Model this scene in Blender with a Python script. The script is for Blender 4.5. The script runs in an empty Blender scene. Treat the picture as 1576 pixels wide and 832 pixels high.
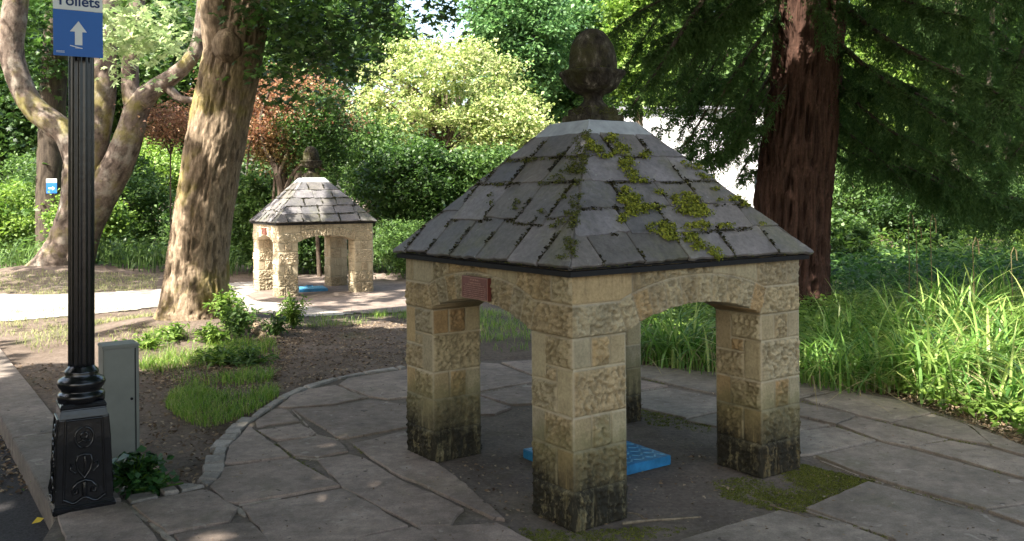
import bpy, bmesh, math, random
import numpy as np
from mathutils import Vector, Matrix
rng = np.random.default_rng(7); random.seed(7)
SC = bpy.context.scene; COL = SC.collection
R = math.radians

# ------------------------------------------------------------------ camera, sky, sun, exposure
F_PX, CX, CY, ROLL, EYE = 1364.0, 788.0, 297.7, 0.0097, 1.6
cam = bpy.data.cameras.new('camera'); camo = bpy.data.objects.new('camera', cam); COL.objects.link(camo)
cam.sensor_width = 36; cam.lens = F_PX/1576*36; cam.shift_y = -(416-CY)/1576; cam.clip_end = 600; cam.clip_start = .05
camo.matrix_world = Matrix.Translation((0, 0, EYE)) @ Matrix.Rotation(R(90), 4, 'X') @ Matrix.Rotation(-ROLL, 4, 'Z')
SC.camera = camo
SUN_EL = 50; SUN_H = np.array([-.64, -.77]); SUN_H /= np.linalg.norm(SUN_H)
SV = np.array([SUN_H[0]*math.cos(R(SUN_EL)), SUN_H[1]*math.cos(R(SUN_EL)), math.sin(R(SUN_EL))])
w = bpy.data.worlds.new('World'); SC.world = w; w.use_nodes = True
nt = w.node_tree; bg = nt.nodes['Background']; sky = nt.nodes.new('ShaderNodeTexSky')
sky.sky_type = 'NISHITA'; sky.sun_disc = False; sky.sun_elevation = R(SUN_EL)
sky.sun_rotation = math.atan2(SUN_H[0], SUN_H[1]); sky.air_density = 1.2; sky.dust_density = 4.5; sky.ozone_density = .4
nt.links.new(sky.outputs[0], bg.inputs[0]); bg.inputs[1].default_value = .15
sl = bpy.data.lights.new('sun', 'SUN'); sl.energy = 5.0; sl.angle = R(.53); sl.color = (1, .95, .86)
so = bpy.data.objects.new('sun', sl); COL.objects.link(so)
so.rotation_euler = Vector(SV).to_track_quat('Z', 'Y').to_euler(); so.location = (-20, -15, 30)
SC.view_settings.view_transform = 'Standard'; SC.view_settings.look = 'None'
SC.view_settings.gamma = 1; SC.view_settings.exposure = 2.0
SC.cycles.max_bounces = 6; SC.cycles.transparent_max_bounces = 4; SC.cycles.diffuse_bounces = 4
SC.cycles.use_denoising = True; SC.cycles.sample_clamp_indirect = 6
SC.render.engine = 'CYCLES'

# ------------------------------------------------------------------ helpers
def G(px, py, z=0.0):
    ix, iy = px-CX, CY-py; cr, sr = math.cos(ROLL), math.sin(ROLL)
    X = cr*ix+sr*iy; Y = -sr*ix+cr*iy
    d = F_PX*(z-EYE)/Y
    return np.array([X/F_PX*d, d, z])
def DP(px, py, d):
    ix, iy = px-CX, CY-py; cr, sr = math.cos(ROLL), math.sin(ROLL)
    X = cr*ix+sr*iy; Y = -sr*ix+cr*iy
    return np.array([X/F_PX*d, d, EYE+Y/F_PX*d])
def topx(x, y, z):
    X = F_PX*x/y; Y = F_PX*(z-EYE)/y; cr, sr = math.cos(ROLL), math.sin(ROLL)
    return CX+cr*X-sr*Y, CY-(sr*X+cr*Y)
def hsh(i, j, k, s):
    h = (i.astype(np.int64)*374761393 + j.astype(np.int64)*668265263 + k.astype(np.int64)*2147483647 + s*974634777) & 0xffffffff
    h = ((h ^ (h >> 13))*1274126177) & 0xffffffff
    h = (h ^ (h >> 16)) & 0xffffffff
    h = (h*2246822519) & 0xffffffff
    return ((h ^ (h >> 15)) & 0xffffff)/float(0xffffff)
def vn(x, y, z, s=0):
    x, y, z = np.broadcast_arrays(np.asarray(x, float), np.asarray(y, float), np.asarray(z, float))
    i, j, k = np.floor(x), np.floor(y), np.floor(z); u, v, q = x-i, y-j, z-k
    u = u*u*(3-2*u); v = v*v*(3-2*v); q = q*q*(3-2*q); r = 0
    for a in (0, 1):
        for b in (0, 1):
            for c in (0, 1):
                r = r + hsh(i+a, j+b, k+c, s)*(u if a else 1-u)*(v if b else 1-v)*(q if c else 1-q)
    return r
def fbm(x, y, z, s=0, o=4):
    r = 0; a = .5; t = 0
    for n in range(o):
        r = r + a*vn(x*2**n, y*2**n, z*2**n, s+n); t += a; a *= .5
    return r/t
def link(name, me, mat=None, parent=None, smooth=False):
    o = bpy.data.objects.new(name, me); COL.objects.link(o)
    if mat is not None and not me.materials: me.materials.append(mat)
    if parent is not None: o.parent = parent
    if smooth: me.polygons.foreach_set('use_smooth', [True]*len(me.polygons))
    return o
def npmesh(name, V, Fc, attrs=None, n=4):
    """V (N,3); Fc (M,n) int"""
    me = bpy.data.meshes.new(name); V = np.asarray(V, np.float32); Fc = np.asarray(Fc, np.int32); n = Fc.shape[1]
    me.vertices.add(len(V)); me.vertices.foreach_set('co', V.ravel())
    me.loops.add(Fc.size); me.loops.foreach_set('vertex_index', Fc.ravel())
    me.polygons.add(len(Fc)); me.polygons.foreach_set('loop_start', np.arange(0, Fc.size, n, dtype=np.int32))
    me.polygons.foreach_set('loop_total', np.full(len(Fc), n, np.int32))
    for k, v in (attrs or {}).items():
        a = me.attributes.new(k, 'FLOAT', 'POINT'); a.data.foreach_set('value', np.asarray(v, np.float32))
    me.update(calc_edges=True); me.validate()
    return me
def empty(name, loc=(0, 0, 0), rz=0):
    o = bpy.data.objects.new(name, None); COL.objects.link(o); o.location = loc; o.rotation_euler = (0, 0, rz); o.empty_display_size = .1
    return o
def tag(o, label=None, cat=None, group=None, kind=None):
    if label: o['label'] = label
    if cat: o['category'] = cat
    if group: o['group'] = group
    if kind: o['kind'] = kind
    return o
class MB:
    def __init__(s): s.v = []; s.f = []
    def add(s, V, Fs):
        b = len(s.v); s.v += [tuple(p) for p in V]; s.f += [tuple(b+i for i in f) for f in Fs]
    def box(s, c, d, rz=0, M=None):
        x, y, z = [q/2 for q in d]; P = [(sx*x, sy*y, sz*z) for sz in (-1, 1) for sy in (-1, 1) for sx in (-1, 1)]
        cr, sr = math.cos(rz), math.sin(rz)
        P = [(c[0]+p[0]*cr-p[1]*sr, c[1]+p[0]*sr+p[1]*cr, c[2]+p[2]) for p in P]
        if M is not None: P = [tuple(M @ Vector(p)) for p in P]
        s.add(P, [(0, 2, 3, 1), (4, 5, 7, 6), (0, 1, 5, 4), (2, 6, 7, 3), (0, 4, 6, 2), (1, 3, 7, 5)])
    def lathe(s, prof, n=24, c=(0, 0, 0), rad=None):
        V = []
        for r, z in prof:
            for i in range(n):
                a = 2*math.pi*i/n; rr = r if rad is None else rad(r, z, a)
                V.append((c[0]+rr*math.cos(a), c[1]+rr*math.sin(a), c[2]+z))
        Fs = [(k*n+i, k*n+(i+1) % n, (k+1)*n+(i+1) % n, (k+1)*n+i) for k in range(len(prof)-1) for i in range(n)]
        Fs.append(tuple(range(n-1, -1, -1))); Fs.append(tuple((len(prof)-1)*n+i for i in range(n)))
        s.add(V, Fs)
    def tube(s, pts, rad, n=8):
        V, Fq = tube_arrays(pts, rad, n); s.add(V, [tuple(q) for q in Fq])
    def prism(s, poly, z0, z1):
        n = len(poly); s.add([(p[0], p[1], z0) for p in poly]+[(p[0], p[1], z1) for p in poly],
            [tuple(range(n-1, -1, -1)), tuple(range(n, 2*n))]+[(i, (i+1) % n, n+(i+1) % n, n+i) for i in range(n)])
    def build(s, name, mat, parent=None, smooth=False, bevel=0):
        me = bpy.data.meshes.new(name); me.from_pydata(s.v, [], s.f); me.update()
        if bevel or True:
            bm = bmesh.new(); bm.from_mesh(me); bmesh.ops.recalc_face_normals(bm, faces=bm.faces)
            if bevel: bmesh.ops.bevel(bm, geom=bm.edges[:], offset=bevel, segments=2, affect='EDGES')
            bm.to_mesh(me); bm.free()
        return link(name, me, mat, parent, smooth)
def tube_arrays(pts, rad, n=8, closed_end=True):
    P = np.asarray(pts, float); K = len(P); rad = np.broadcast_to(np.asarray(rad, float), (K,))
    T = np.gradient(P, axis=0); T /= np.linalg.norm(T, axis=1)[:, None]+1e-9
    ref = np.array([1., 0, 0]) if abs(T[0][0]) < .8 else np.array([0, 1., 0])
    U = np.cross(T, ref); U /= np.linalg.norm(U, axis=1)[:, None]+1e-9; W = np.cross(T, U)
    a = np.arange(n)*2*math.pi/n
    V = P[:, None]+rad[:, None, None]*(np.cos(a)[None, :, None]*U[:, None]+np.sin(a)[None, :, None]*W[:, None])
    k, i = np.meshgrid(np.arange(K-1), np.arange(n), indexing='ij')
    Fq = np.stack([k*n+i, k*n+(i+1) % n, (k+1)*n+(i+1) % n, (k+1)*n+i], -1).reshape(-1, 4)
    return V.reshape(-1, 3), Fq
def spline(pts, m):
    P = np.asarray(pts, float); K = len(P); t = np.linspace(0, K-1, m); i = np.clip(t.astype(int), 0, K-2); u = (t-i)[:, None]
    p0 = P[np.clip(i-1, 0, K-1)]; p1 = P[i]; p2 = P[i+1]; p3 = P[np.clip(i+2, 0, K-1)]
    return .5*((2*p1)+(-p0+p2)*u+(2*p0-5*p1+4*p2-p3)*u*u+(-p0+3*p1-3*p2+p3)*u**3)

# ------------------------------------------------------------------ materials
class NM:
    def __init__(s, name, rough=.8, spec=.3):
        s.m = bpy.data.materials.new(name); s.m.use_nodes = True; s.t = s.m.node_tree
        s.b = s.t.nodes['Principled BSDF']; s.b.inputs['Roughness'].default_value = rough
        s.b.inputs['Specular IOR Level'].default_value = spec; s.co = s.n('TexCoord').outputs['Object']
    def n(s, t, **k):
        nd = s.t.nodes.new('ShaderNode'+t)
        for a, b in k.items(): setattr(nd, a, b)
        return nd
    def l(s, a, b): s.t.links.new(a, b)
    def noise(s, sc, det=4, rg=.6, co=None, dist=0, map_=None):
        nd = s.n('TexNoise'); nd.inputs['Scale'].default_value = sc; nd.inputs['Detail'].default_value = det
        nd.inputs['Roughness'].default_value = rg; nd.inputs['Distortion'].default_value = dist
        c = co or s.co
        if map_: mp = s.n('Mapping'); mp.inputs['Scale'].default_value = map_; s.l(c, mp.inputs[0]); c = mp.outputs[0]
        s.l(c, nd.inputs['Vector']); return nd.outputs['Fac']
    def ramp(s, f, stops, interp='LINEAR'):
        r = s.n('ValToRGB'); r.color_ramp.interpolation = interp
        while len(r.color_ramp.elements) < len(stops): r.color_ramp.elements.new(.5)
        for e, (p, c) in zip(r.color_ramp.elements, stops):
            e.position = p; e.color = (*(c if hasattr(c, '__len__') else (c, c, c)), 1)
        s.l(f, r.inputs[0]); return r.outputs[0]
    def mix(s, f, a, b, mode='MIX'):
        m = s.n('Mix', data_type='RGBA', blend_type=mode)
        for k, v in ((0, f), (6, a), (7, b)):
            if isinstance(v, (int, float)): m.inputs[k].default_value = v if k == 0 else (v, v, v, 1)
            elif isinstance(v, tuple): m.inputs[k].default_value = (*v, 1)
            else: s.l(v, m.inputs[k])
        return m.outputs[2]
    def math(s, op, a, b=0.0, c=None):
        m = s.n('Math', operation=op)
        for k, v in ((0, a), (1, b)) + (((2, c),) if c is not None else ()):
            if isinstance(v, (int, float)): m.inputs[k].default_value = v
            else: s.l(v, m.inputs[k])
        return m.outputs[0]
    def attr(s, n): return s.n('Attribute', attribute_name=n).outputs['Fac']
    def z(s):
        x = s.n('SeparateXYZ'); s.l(s.co, x.inputs[0]); return x.outputs
    def col(s, c):
        if isinstance(c, tuple): s.b.inputs['Base Color'].default_value = (*c, 1)
        else: s.l(c, s.b.inputs['Base Color'])
    def bump(s, h, st=.5, d=.02):
        b = s.n('Bump'); b.inputs['Strength'].default_value = st; b.inputs['Distance'].default_value = d
        s.l(h, b.inputs['Height']); s.l(b.outputs[0], s.b.inputs['Normal'])
def simple(name, c, rough=.6, spec=.4, var=.12, sc=30, bump=.15, metal=0):
    q = NM(name, rough, spec); f = q.noise(sc, 5)
    q.col(q.ramp(f, [(.3, tuple(x*(1-var) for x in c)), (.7, tuple(min(1, x*(1+var)) for x in c))]))
    q.bump(f, bump, .004); q.b.inputs['Metallic'].default_value = metal
    return q.m
def leafmat(name, c1, c2, trans=.35, rough=.5, c3=None, sc=.6):
    q = NM(name, rough, .35); t = q.attr('tint')
    f = q.math('ADD', q.math('MULTIPLY', t, .65), q.math('MULTIPLY', q.noise(sc, 3), .45))
    st = [(.25, c1), (.8, c2)]
    if c3: st = [(.2, c1), (.6, c2), (.93, c3)]
    c = q.ramp(f, st); q.col(c)
    tr = q.n('BsdfTranslucent'); hs = q.n('HueSaturation'); hs.inputs['Value'].default_value = 1.5; hs.inputs['Saturation'].default_value = 1.1
    q.l(c, hs.inputs['Color']); q.l(hs.outputs[0], tr.inputs[0]); ms = q.n('MixShader'); ms.inputs[0].default_value = trans
    q.l(q.b.outputs[0], ms.inputs[1]); q.l(tr.outputs[0], ms.inputs[2]); q.l(ms.outputs[0], q.t.nodes['Material Output'].inputs[0])
    return q.m
M = {}
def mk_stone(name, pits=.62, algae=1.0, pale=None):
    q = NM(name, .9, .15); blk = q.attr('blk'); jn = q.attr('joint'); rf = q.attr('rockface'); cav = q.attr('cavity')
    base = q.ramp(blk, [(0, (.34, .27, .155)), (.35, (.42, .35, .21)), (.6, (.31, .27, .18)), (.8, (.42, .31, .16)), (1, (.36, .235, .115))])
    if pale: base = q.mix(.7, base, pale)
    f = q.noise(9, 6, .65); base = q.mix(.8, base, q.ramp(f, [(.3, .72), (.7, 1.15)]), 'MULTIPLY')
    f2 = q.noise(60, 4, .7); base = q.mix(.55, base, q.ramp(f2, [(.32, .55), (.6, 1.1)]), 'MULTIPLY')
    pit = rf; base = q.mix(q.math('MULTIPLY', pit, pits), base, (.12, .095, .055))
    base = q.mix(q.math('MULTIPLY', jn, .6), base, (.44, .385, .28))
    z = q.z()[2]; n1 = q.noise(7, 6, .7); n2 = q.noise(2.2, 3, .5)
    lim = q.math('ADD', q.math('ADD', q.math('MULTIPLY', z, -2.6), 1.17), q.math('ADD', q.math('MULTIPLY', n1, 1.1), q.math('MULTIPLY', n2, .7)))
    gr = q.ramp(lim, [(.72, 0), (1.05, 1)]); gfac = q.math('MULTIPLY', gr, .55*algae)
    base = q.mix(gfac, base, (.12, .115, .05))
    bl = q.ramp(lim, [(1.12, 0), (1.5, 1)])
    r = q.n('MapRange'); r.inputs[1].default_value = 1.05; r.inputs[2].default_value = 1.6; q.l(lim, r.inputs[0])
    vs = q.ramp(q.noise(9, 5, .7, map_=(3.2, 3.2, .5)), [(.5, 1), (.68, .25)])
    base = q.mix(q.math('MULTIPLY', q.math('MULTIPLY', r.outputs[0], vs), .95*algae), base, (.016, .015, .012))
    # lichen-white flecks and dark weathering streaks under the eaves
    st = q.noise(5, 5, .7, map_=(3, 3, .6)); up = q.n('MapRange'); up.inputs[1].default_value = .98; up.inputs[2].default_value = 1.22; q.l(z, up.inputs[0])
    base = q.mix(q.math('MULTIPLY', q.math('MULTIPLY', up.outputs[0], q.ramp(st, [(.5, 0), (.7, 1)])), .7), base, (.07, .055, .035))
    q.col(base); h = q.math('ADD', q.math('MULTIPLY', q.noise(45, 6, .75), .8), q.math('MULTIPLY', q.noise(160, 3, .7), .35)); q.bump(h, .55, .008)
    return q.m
def mk_slate():
    q = NM('slate', .65, .35); blk = q.attr('blk')
    base = q.ramp(blk, [(0, (.095, .087, .08)), (.3, (.16, .147, .138)), (.55, (.12, .115, .117)), (.8, (.21, .195, .20)), (1, (.135, .118, .10))])
    f = q.noise(6, 6, .65); base = q.mix(.8, base, q.ramp(f, [(.3, .65), (.7, 1.25)]), 'MULTIPLY')
    g = q.ramp(q.noise(3.2, 5, .7), [(.50, 0), (.68, 1)]); base = q.mix(q.math('MULTIPLY', g, .45), base, (.12, .12, .045))
    s = q.ramp(q.noise(22, 3, .6), [(.69, 0), (.74, 1)]); base = q.mix(q.math('MULTIPLY', s, .6), base, (.30, .30, .28)); base = q.mix(.6, base, q.ramp(q.noise(34, 6, .75), [(.35, .5), (.62, 1.2)]), 'MULTIPLY')
    l2 = q.ramp(q.noise(7, 3, .6, dist=1.5), [(.66, 0), (.69, 1)]); base = q.mix(q.math('MULTIPLY', l2, .5), base, (.24, .23, .19))
    q.col(base); q.l(q.ramp(f, [(.3, .42), (.7, .75)]), q.b.inputs['Roughness'])
    q.bump(q.math('ADD', q.noise(12, 6, .7), q.math('MULTIPLY', q.noise(70, 3), .3)), .35, .008); return q.m
def mk_bark(name, dark, light, moss=.5, mosscol=(.16, .17, .03), sc=(9, 9, 1.6), bst=1.0, litch=0.0):
    q = NM(name, .92, .1); cav = q.attr('cavity'); f = q.noise(1.6, 8, .7, map_=sc, dist=.6)
    base = q.ramp(f, [(.3, dark), (.52, tuple((a+b)/2 for a, b in zip(dark, light))), (.72, light)])
    base = q.mix(.7, base, q.ramp(cav, [(.15, .3), (.6, 1.1)]), 'MULTIPLY')
    base = q.mix(.5, base, q.ramp(q.noise(28, 4), [(.3, .6), (.7, 1.25)]), 'MULTIPLY')
    if litch: base = q.mix(q.math('MULTIPLY', q.ramp(q.noise(3.5, 5, .6), [(.5, 0), (.66, 1)]), litch), base, (.42, .40, .33))
    if moss: base = q.mix(q.math('MULTIPLY', q.ramp(q.noise(1.3, 6, .65), [(.52, 0), (.66, 1)]), moss), base, mosscol)
    q.col(base); q.bump(q.math('ADD', f, q.math('MULTIPLY', q.noise(40, 5), .3)), bst, .02); return q.m
def mk_ground():
    q = NM('soil_and_litter', .95, .1); f = q.noise(1.2, 8, .7); f2 = q.noise(24, 5, .7); f3 = q.noise(90, 3, .7)
    c = q.ramp(f, [(.3, (.10, .075, .058)), (.5, (.145, .112, .088)), (.7, (.20, .16, .13))])
    c = q.mix(.8, c, q.ramp(f2, [(.3, .45), (.55, 1), (.75, 1.35)]), 'MULTIPLY')
    c = q.mix(q.ramp(f3, [(.62, 0), (.68, 1)]), c, (.27, .21, .15))
    # green film on the ground away from the paths
    g = q.ramp(q.noise(.8, 6, .7), [(.56, 0), (.66, 1)]); c = q.mix(q.math('MULTIPLY', g, .45), c, (.06, .085, .025))
    q.col(c); q.bump(q.math('ADD', q.math('MULTIPLY', f2, 1), q.math('MULTIPLY', f3, .4)), .9, .02); return q.m
def mk_flag(name, tone, moss=.3, red=0):
    q = NM(name, .8, .25); blk = q.attr('blk')
    base = q.ramp(blk, [(0, tuple(t*.84 for t in tone)), (.5, tone), (1, tuple(t*1.14 for t in tone))])
    base = q.mix(.9, base, q.ramp(q.noise(1.9, 8, .75), [(.3, .5), (.7, 1.35)]), 'MULTIPLY')
    base = q.mix(.7, base, q.ramp(q.noise(14, 6, .75), [(.3, .5), (.68, 1.25)]), 'MULTIPLY')
    base = q.mix(.4, base, q.ramp(q.noise(150, 2, .6), [(.3, .5), (.6, 1.15)]), 'MULTIPLY')
    s = q.ramp(q.noise(9, 2, .5, dist=1.2), [(.67, 0), (.72, 1)]); base = q.mix(q.math('MULTIPLY', s, .45), base, (.38, .34, .29))
    d = q.ramp(q.noise(17, 2, .5, dist=.8), [(.70, 0), (.73, 1)]); base = q.mix(q.math('MULTIPLY', d, .7), base, (.035, .028, .022))
    if moss: base = q.mix(q.math('MULTIPLY', q.ramp(q.noise(1.4, 7, .72), [(.55, 0), (.72, 1)]), moss), base, (.10, .105, .04))
    q.col(base); q.bump(q.math('ADD', q.noise(5, 6, .6), q.math('MULTIPLY', q.noise(60, 4), .25)), .5, .012); return q.m
def mk_bed():
    q = NM('floor_bed', .92, .12); f = q.noise(1.7, 8, .72); f2 = q.noise(35, 5, .75)
    c = q.ramp(f, [(.3, (.10, .082, .068)), (.5, (.155, .128, .105)), (.7, (.21, .17, .14))])
    c = q.mix(.7, c, q.ramp(f2, [(.3, .5), (.7, 1.3)]), 'MULTIPLY')
    c = q.mix(q.math('MULTIPLY', q.ramp(q.noise(2.1, 8, .75), [(.53, 0), (.68, 1)]), .5), c, (.07, .07, .026))
    c = q.mix(q.ramp(q.noise(70, 2), [(.70, 0), (.74, 1)]), c, (.30, .27, .22)); q.col(c); q.bump(f2, .7, .012); return q.m
M['stone'] = mk_stone('buff_sandstone', .52); M['stone_clean_sunlit'] = mk_stone('cleaner_sunlit_sandstone', .10, .35, (.64, .53, .38)); M['slate'] = mk_slate()  # far pavilion stone: less stained, and paled to stand in for sun
M['bark_big'] = mk_bark('furrowed_bark', (.08, .056, .036), (.40, .305, .21), .6, mosscol=(.26, .22, .04), sc=(17, 17, 3.2))
M['bark_left'] = mk_bark('smooth_mottled_bark', (.065, .048, .038), (.23, .18, .145), .6, mosscol=(.20, .18, .03), sc=(4, 4, 1.8), bst=.8, litch=.35)
M['bark_dark'] = mk_bark('dark_bark', (.03, .024, .02), (.10, .08, .06), .2)
M['bark_red'] = mk_bark('fibrous_red_bark', (.017, .011, .008), (.115, .06, .043), 0, sc=(16, 16, .7), bst=1.0)
M['twig'] = mk_bark('twig_bark', (.05, .038, .03), (.16, .12, .09), .2)
M['ground'] = mk_ground(); M['flag'] = mk_flag('flagstone', (.26, .205, .168)); M['flag_r'] = mk_flag('grey_flagstone', (.245, .208, .17), .4)
M['bed'] = mk_bed(); M['kerb'] = mk_flag('kerb_stone', (.26, .215, .18), .15); M['sett'] = mk_flag('edging_stone', (.30, .27, .235), .3)
M['mortar'] = mk_flag('pale_mortar', (.36, .31, .25), .45)
M['path'] = mk_flag('worn_concrete', (.40, .36, .31), .1)
M['asphalt'] = simple('asphalt', (.055, .05, .05), .9, .2, .5, 90, .8)
M['iron'] = simple('black_gloss_paint', (.006, .0065, .008), .22, .5, .5, 24, .3)
M['cab'] = simple('grey_green_enamel', (.19, .195, .165), .5, .4, .12, 6, .1)
M['seam'] = simple('dark_seam', (.02, .02, .02), .8, .1)
M['blue'] = simple('blue_paint', (.022, .15, .30), .45, .4, .45, 9, .4); M['blueworn'] = simple('worn_blue_tread', (.10, .30, .45), .4, .5, .3, 30, .2)
M['signblue'] = simple('sign_blue', (.005, .10, .38), .4, .4, .06, 5, .02)
M['signwhite'] = simple('sign_white', (.62, .66, .64), .4, .4, .05, 8, .02)
M['navy'] = simple('navy_lettering', (.01, .035, .12), .4, .3, .05)
M['lead'] = simple('lead_sheet', (.30, .32, .33), .5, .4, .22, 14, .3)
M['render_w'] = simple('white_render', (.80, .79, .80), .8, .2, .04, 2, .05)
M['roofgrey'] = simple('grey_roof_edge', (.22, .22, .24), .7)
M['glass'] = simple('window_glass', (.04, .05, .06), .1, .6, .1)
M['plaque'] = simple('brown_plaque', (.115, .030, .022), .4, .4, .15, 30, .1)
M['plaquelit'] = simple('plaque_lettering', (.34, .20, .15), .5)
M['stick'] = simple('dry_stick', (.17, .14, .10), .9, .1, .4, 40, .6)
M['yellow'] = simple('yellow_leaf', (.65, .48, .03), .6)
def mk_finial():
    q = NM('mossy_finial_stone', .95, .1); f = q.noise(16, 6, .7, map_=(1, 1, .45))
    c = q.ramp(f, [(.36, (.014, .012, .010)), (.5, (.04, .034, .026)), (.6, (.085, .075, .055)), (.68, (.28, .25, .20))])
    c = q.mix(q.math('MULTIPLY', q.ramp(q.noise(5, 6, .7), [(.46, 0), (.6, 1)]), .75), c, (.05, .05, .018)); q.col(c)
    q.bump(q.math('ADD', f, q.noise(50, 4)), 1, .015); return q.m
M['finial'] = mk_finial()
M['moss'] = leafmat('yellow_green_moss', (.05, .065, .008), (.17, .20, .018), .15, .9, (.34, .35, .05), 9)
M['mossground'] = leafmat('damp_ground_moss', (.035, .045, .008), (.12, .135, .02), .1, .95, (.20, .20, .035), 5)
M['debris'] = leafmat('dark_joint_debris', (.008, .007, .005), (.035, .032, .012), .05, .95, (.09, .09, .02), 6)
M['mossdk'] = leafmat('dark_moss', (.03, .038, .008), (.12, .13, .02), .1, .9, None, 9)
L = {}
L['maple'] = leafmat('sycamore_leaves', (.035, .07, .014), (.10, .18, .035))
L['dark'] = leafmat('dark_leaves', (.022, .052, .015), (.08, .15, .034), .35)
L['mid'] = leafmat('mid_green_leaves', (.035, .075, .02), (.12, .20, .05))
L['bright'] = leafmat('fresh_green_leaves', (.07, .14, .025), (.22, .32, .07), .4)
L['shade'] = leafmat('shade_tinted_cover', (.02, .055, .016), (.08, .16, .035), .35, .6)  # cover green darkened to stand in for shade at the bed's rear
L['pale'] = leafmat('sunlit_sycamore_leaves', (.16, .24, .09), (.42, .50, .26), .35)  # sycamore green paled to imitate sun on the front boughs
L['lime'] = leafmat('yellow_green_leaves', (.09, .16, .04), (.32, .38, .13), .35, c3=(.58, .55, .32))
L['verge'] = leafmat('sun_bleached_verge_grass', (.16, .20, .06), (.36, .36, .16), .3, .8)
L['red'] = leafmat('red_maple_leaves', (.12, .06, .035), (.33, .17, .10), .4, c3=(.46, .31, .18), sc=1.2)
L['bronze'] = leafmat('bronze_maple_leaves', (.07, .05, .02), (.24, .17, .07), .35)
L['conif'] = leafmat('dark_conifer_needles', (.02, .05, .014), (.085, .15, .04), .35, .9, sc=1.5)
L['blue'] = leafmat('feathery_conifer_needles', (.045, .11, .04), (.15, .27, .09), .35)
L['strap'] = leafmat('strap_leaves', (.045, .12, .025), (.19, .33, .07), .4, .4, c3=(.42, .44, .16))
L['grass'] = leafmat('grass_blades', (.06, .13, .015), (.17, .30, .04), .35, .5, c3=(.36, .36, .12))
L['dry'] = leafmat('brown_litter', (.06, .035, .02), (.22, .15, .09), .05, .9, (.36, .29, .20), 4)
L['straw'] = leafmat('dry_stems', (.16, .13, .06), (.38, .33, .18), .2, .8)
L['ivy'] = leafmat('ivy_leaves', (.012, .045, .012), (.05, .12, .03), .15, .35)
L['flower'] = leafmat('white_blossom', (.5, .5, .42), (.8, .8, .74), .3)

# ------------------------------------------------------------------ foliage builders
def leaf_quads(C, size, droop=0.0, aspect=.6, upb=.35, seed=0, curl=.25, sizevar=.4):
    """one bent four-cornered leaf at each point of C"""
    g = np.random.default_rng(seed); N = len(C); nrm = g.normal(size=(N, 3)); nrm /= np.linalg.norm(nrm, axis=1)[:, None]
    nrm[:, 2] = np.abs(nrm[:, 2])+upb; nrm /= np.linalg.norm(nrm, axis=1)[:, None]
    d = g.normal(size=(N, 3)); d[:, 2] -= droop; d -= (d*nrm).sum(1)[:, None]*nrm; d /= np.linalg.norm(d, axis=1)[:, None]+1e-9
    s = np.cross(nrm, d); L_ = size*(1+sizevar*g.uniform(-1, 1, N))[:, None]; W_ = L_*aspect*.5
    c = nrm*L_*curl
    V = np.stack([C, C+d*L_*.45+s*W_-c*0, C+d*L_-c, C+d*L_*.45-s*W_], 1)
    return V.reshape(-1, 3), np.arange(4*N).reshape(-1, 4), np.repeat(g.uniform(0, 1, N), 4)
def lobed(C, size, seed=0, upb=.6, droop=.6):
    """five-pointed sycamore leaf: 5 quads each"""
    g = np.random.default_rng(seed); N = len(C); nrm = g.normal(size=(N, 3))*.7; nrm[:, 2] = np.abs(nrm[:, 2])+upb; nrm /= np.linalg.norm(nrm, axis=1)[:, None]
    d = g.normal(size=(N, 3)); d[:, 2] -= droop; d -= (d*nrm).sum(1)[:, None]*nrm; d /= np.linalg.norm(d, axis=1)[:, None]; s = np.cross(nrm, d)
    sz = size*g.uniform(.6, 1.2, N)[:, None]; out = [C]
    A = [-2.3, -1.75, -1.15, -.85, 0-.35, 0, .35, .85, 1.15, 1.75, 2.3]; RR = [.35, .75, .42, 1.0-.08, .5, 1.1, .5, .92, .42, .75, .35]
    for a, r in zip(A, RR): out.append(C+sz*(r*.6*(math.cos(a)*d+math.sin(a)*s))-nrm*sz*.12*r)
    V = np.stack(out, 1); b = np.arange(N)[:, None]*12
    Fq = np.concatenate([b+np.array([[0, k, k+1, k+2]]) for k in (1, 3, 5, 7, 9)])
    return V.reshape(-1, 3), Fq, np.repeat(g.uniform(0, 1, N), 12)
def clumps(cen, rad, nclump, per, crad, seed, flat=.7, shell=.55):
    g = np.random.default_rng(seed); u = g.normal(size=(nclump, 3)); u /= np.linalg.norm(u, axis=1)[:, None]
    r = (shell+(1-shell)*g.uniform(0, 1, nclump))[:, None]*(.62+.75*vn(u[:, 0]*1.9+seed, u[:, 1]*1.9, u[:, 2]*1.9, seed))[:, None]; cc = np.asarray(cen)+u*r*np.asarray(rad)
    rr = crad*g.uniform(.5, 1.5, nclump)
    P = cc[:, None]+g.normal(size=(nclump, per, 3))*rr[:, None, None]*np.array([1, 1, flat])*.55
    return P.reshape(-1, 3), cc
def cat_parts(parts):
    V = []; Fq = []; T = []; b = 0
    for v, f, t in parts: V.append(v); Fq.append(f+b); T.append(t); b += len(v)
    return np.concatenate(V), np.concatenate(Fq), np.concatenate(T)
def foliage(name, parts, mat, parent=None):
    v, f, t = cat_parts(parts); return link(name, npmesh(name, v, f, {'tint': t}), mat, parent)
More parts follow.
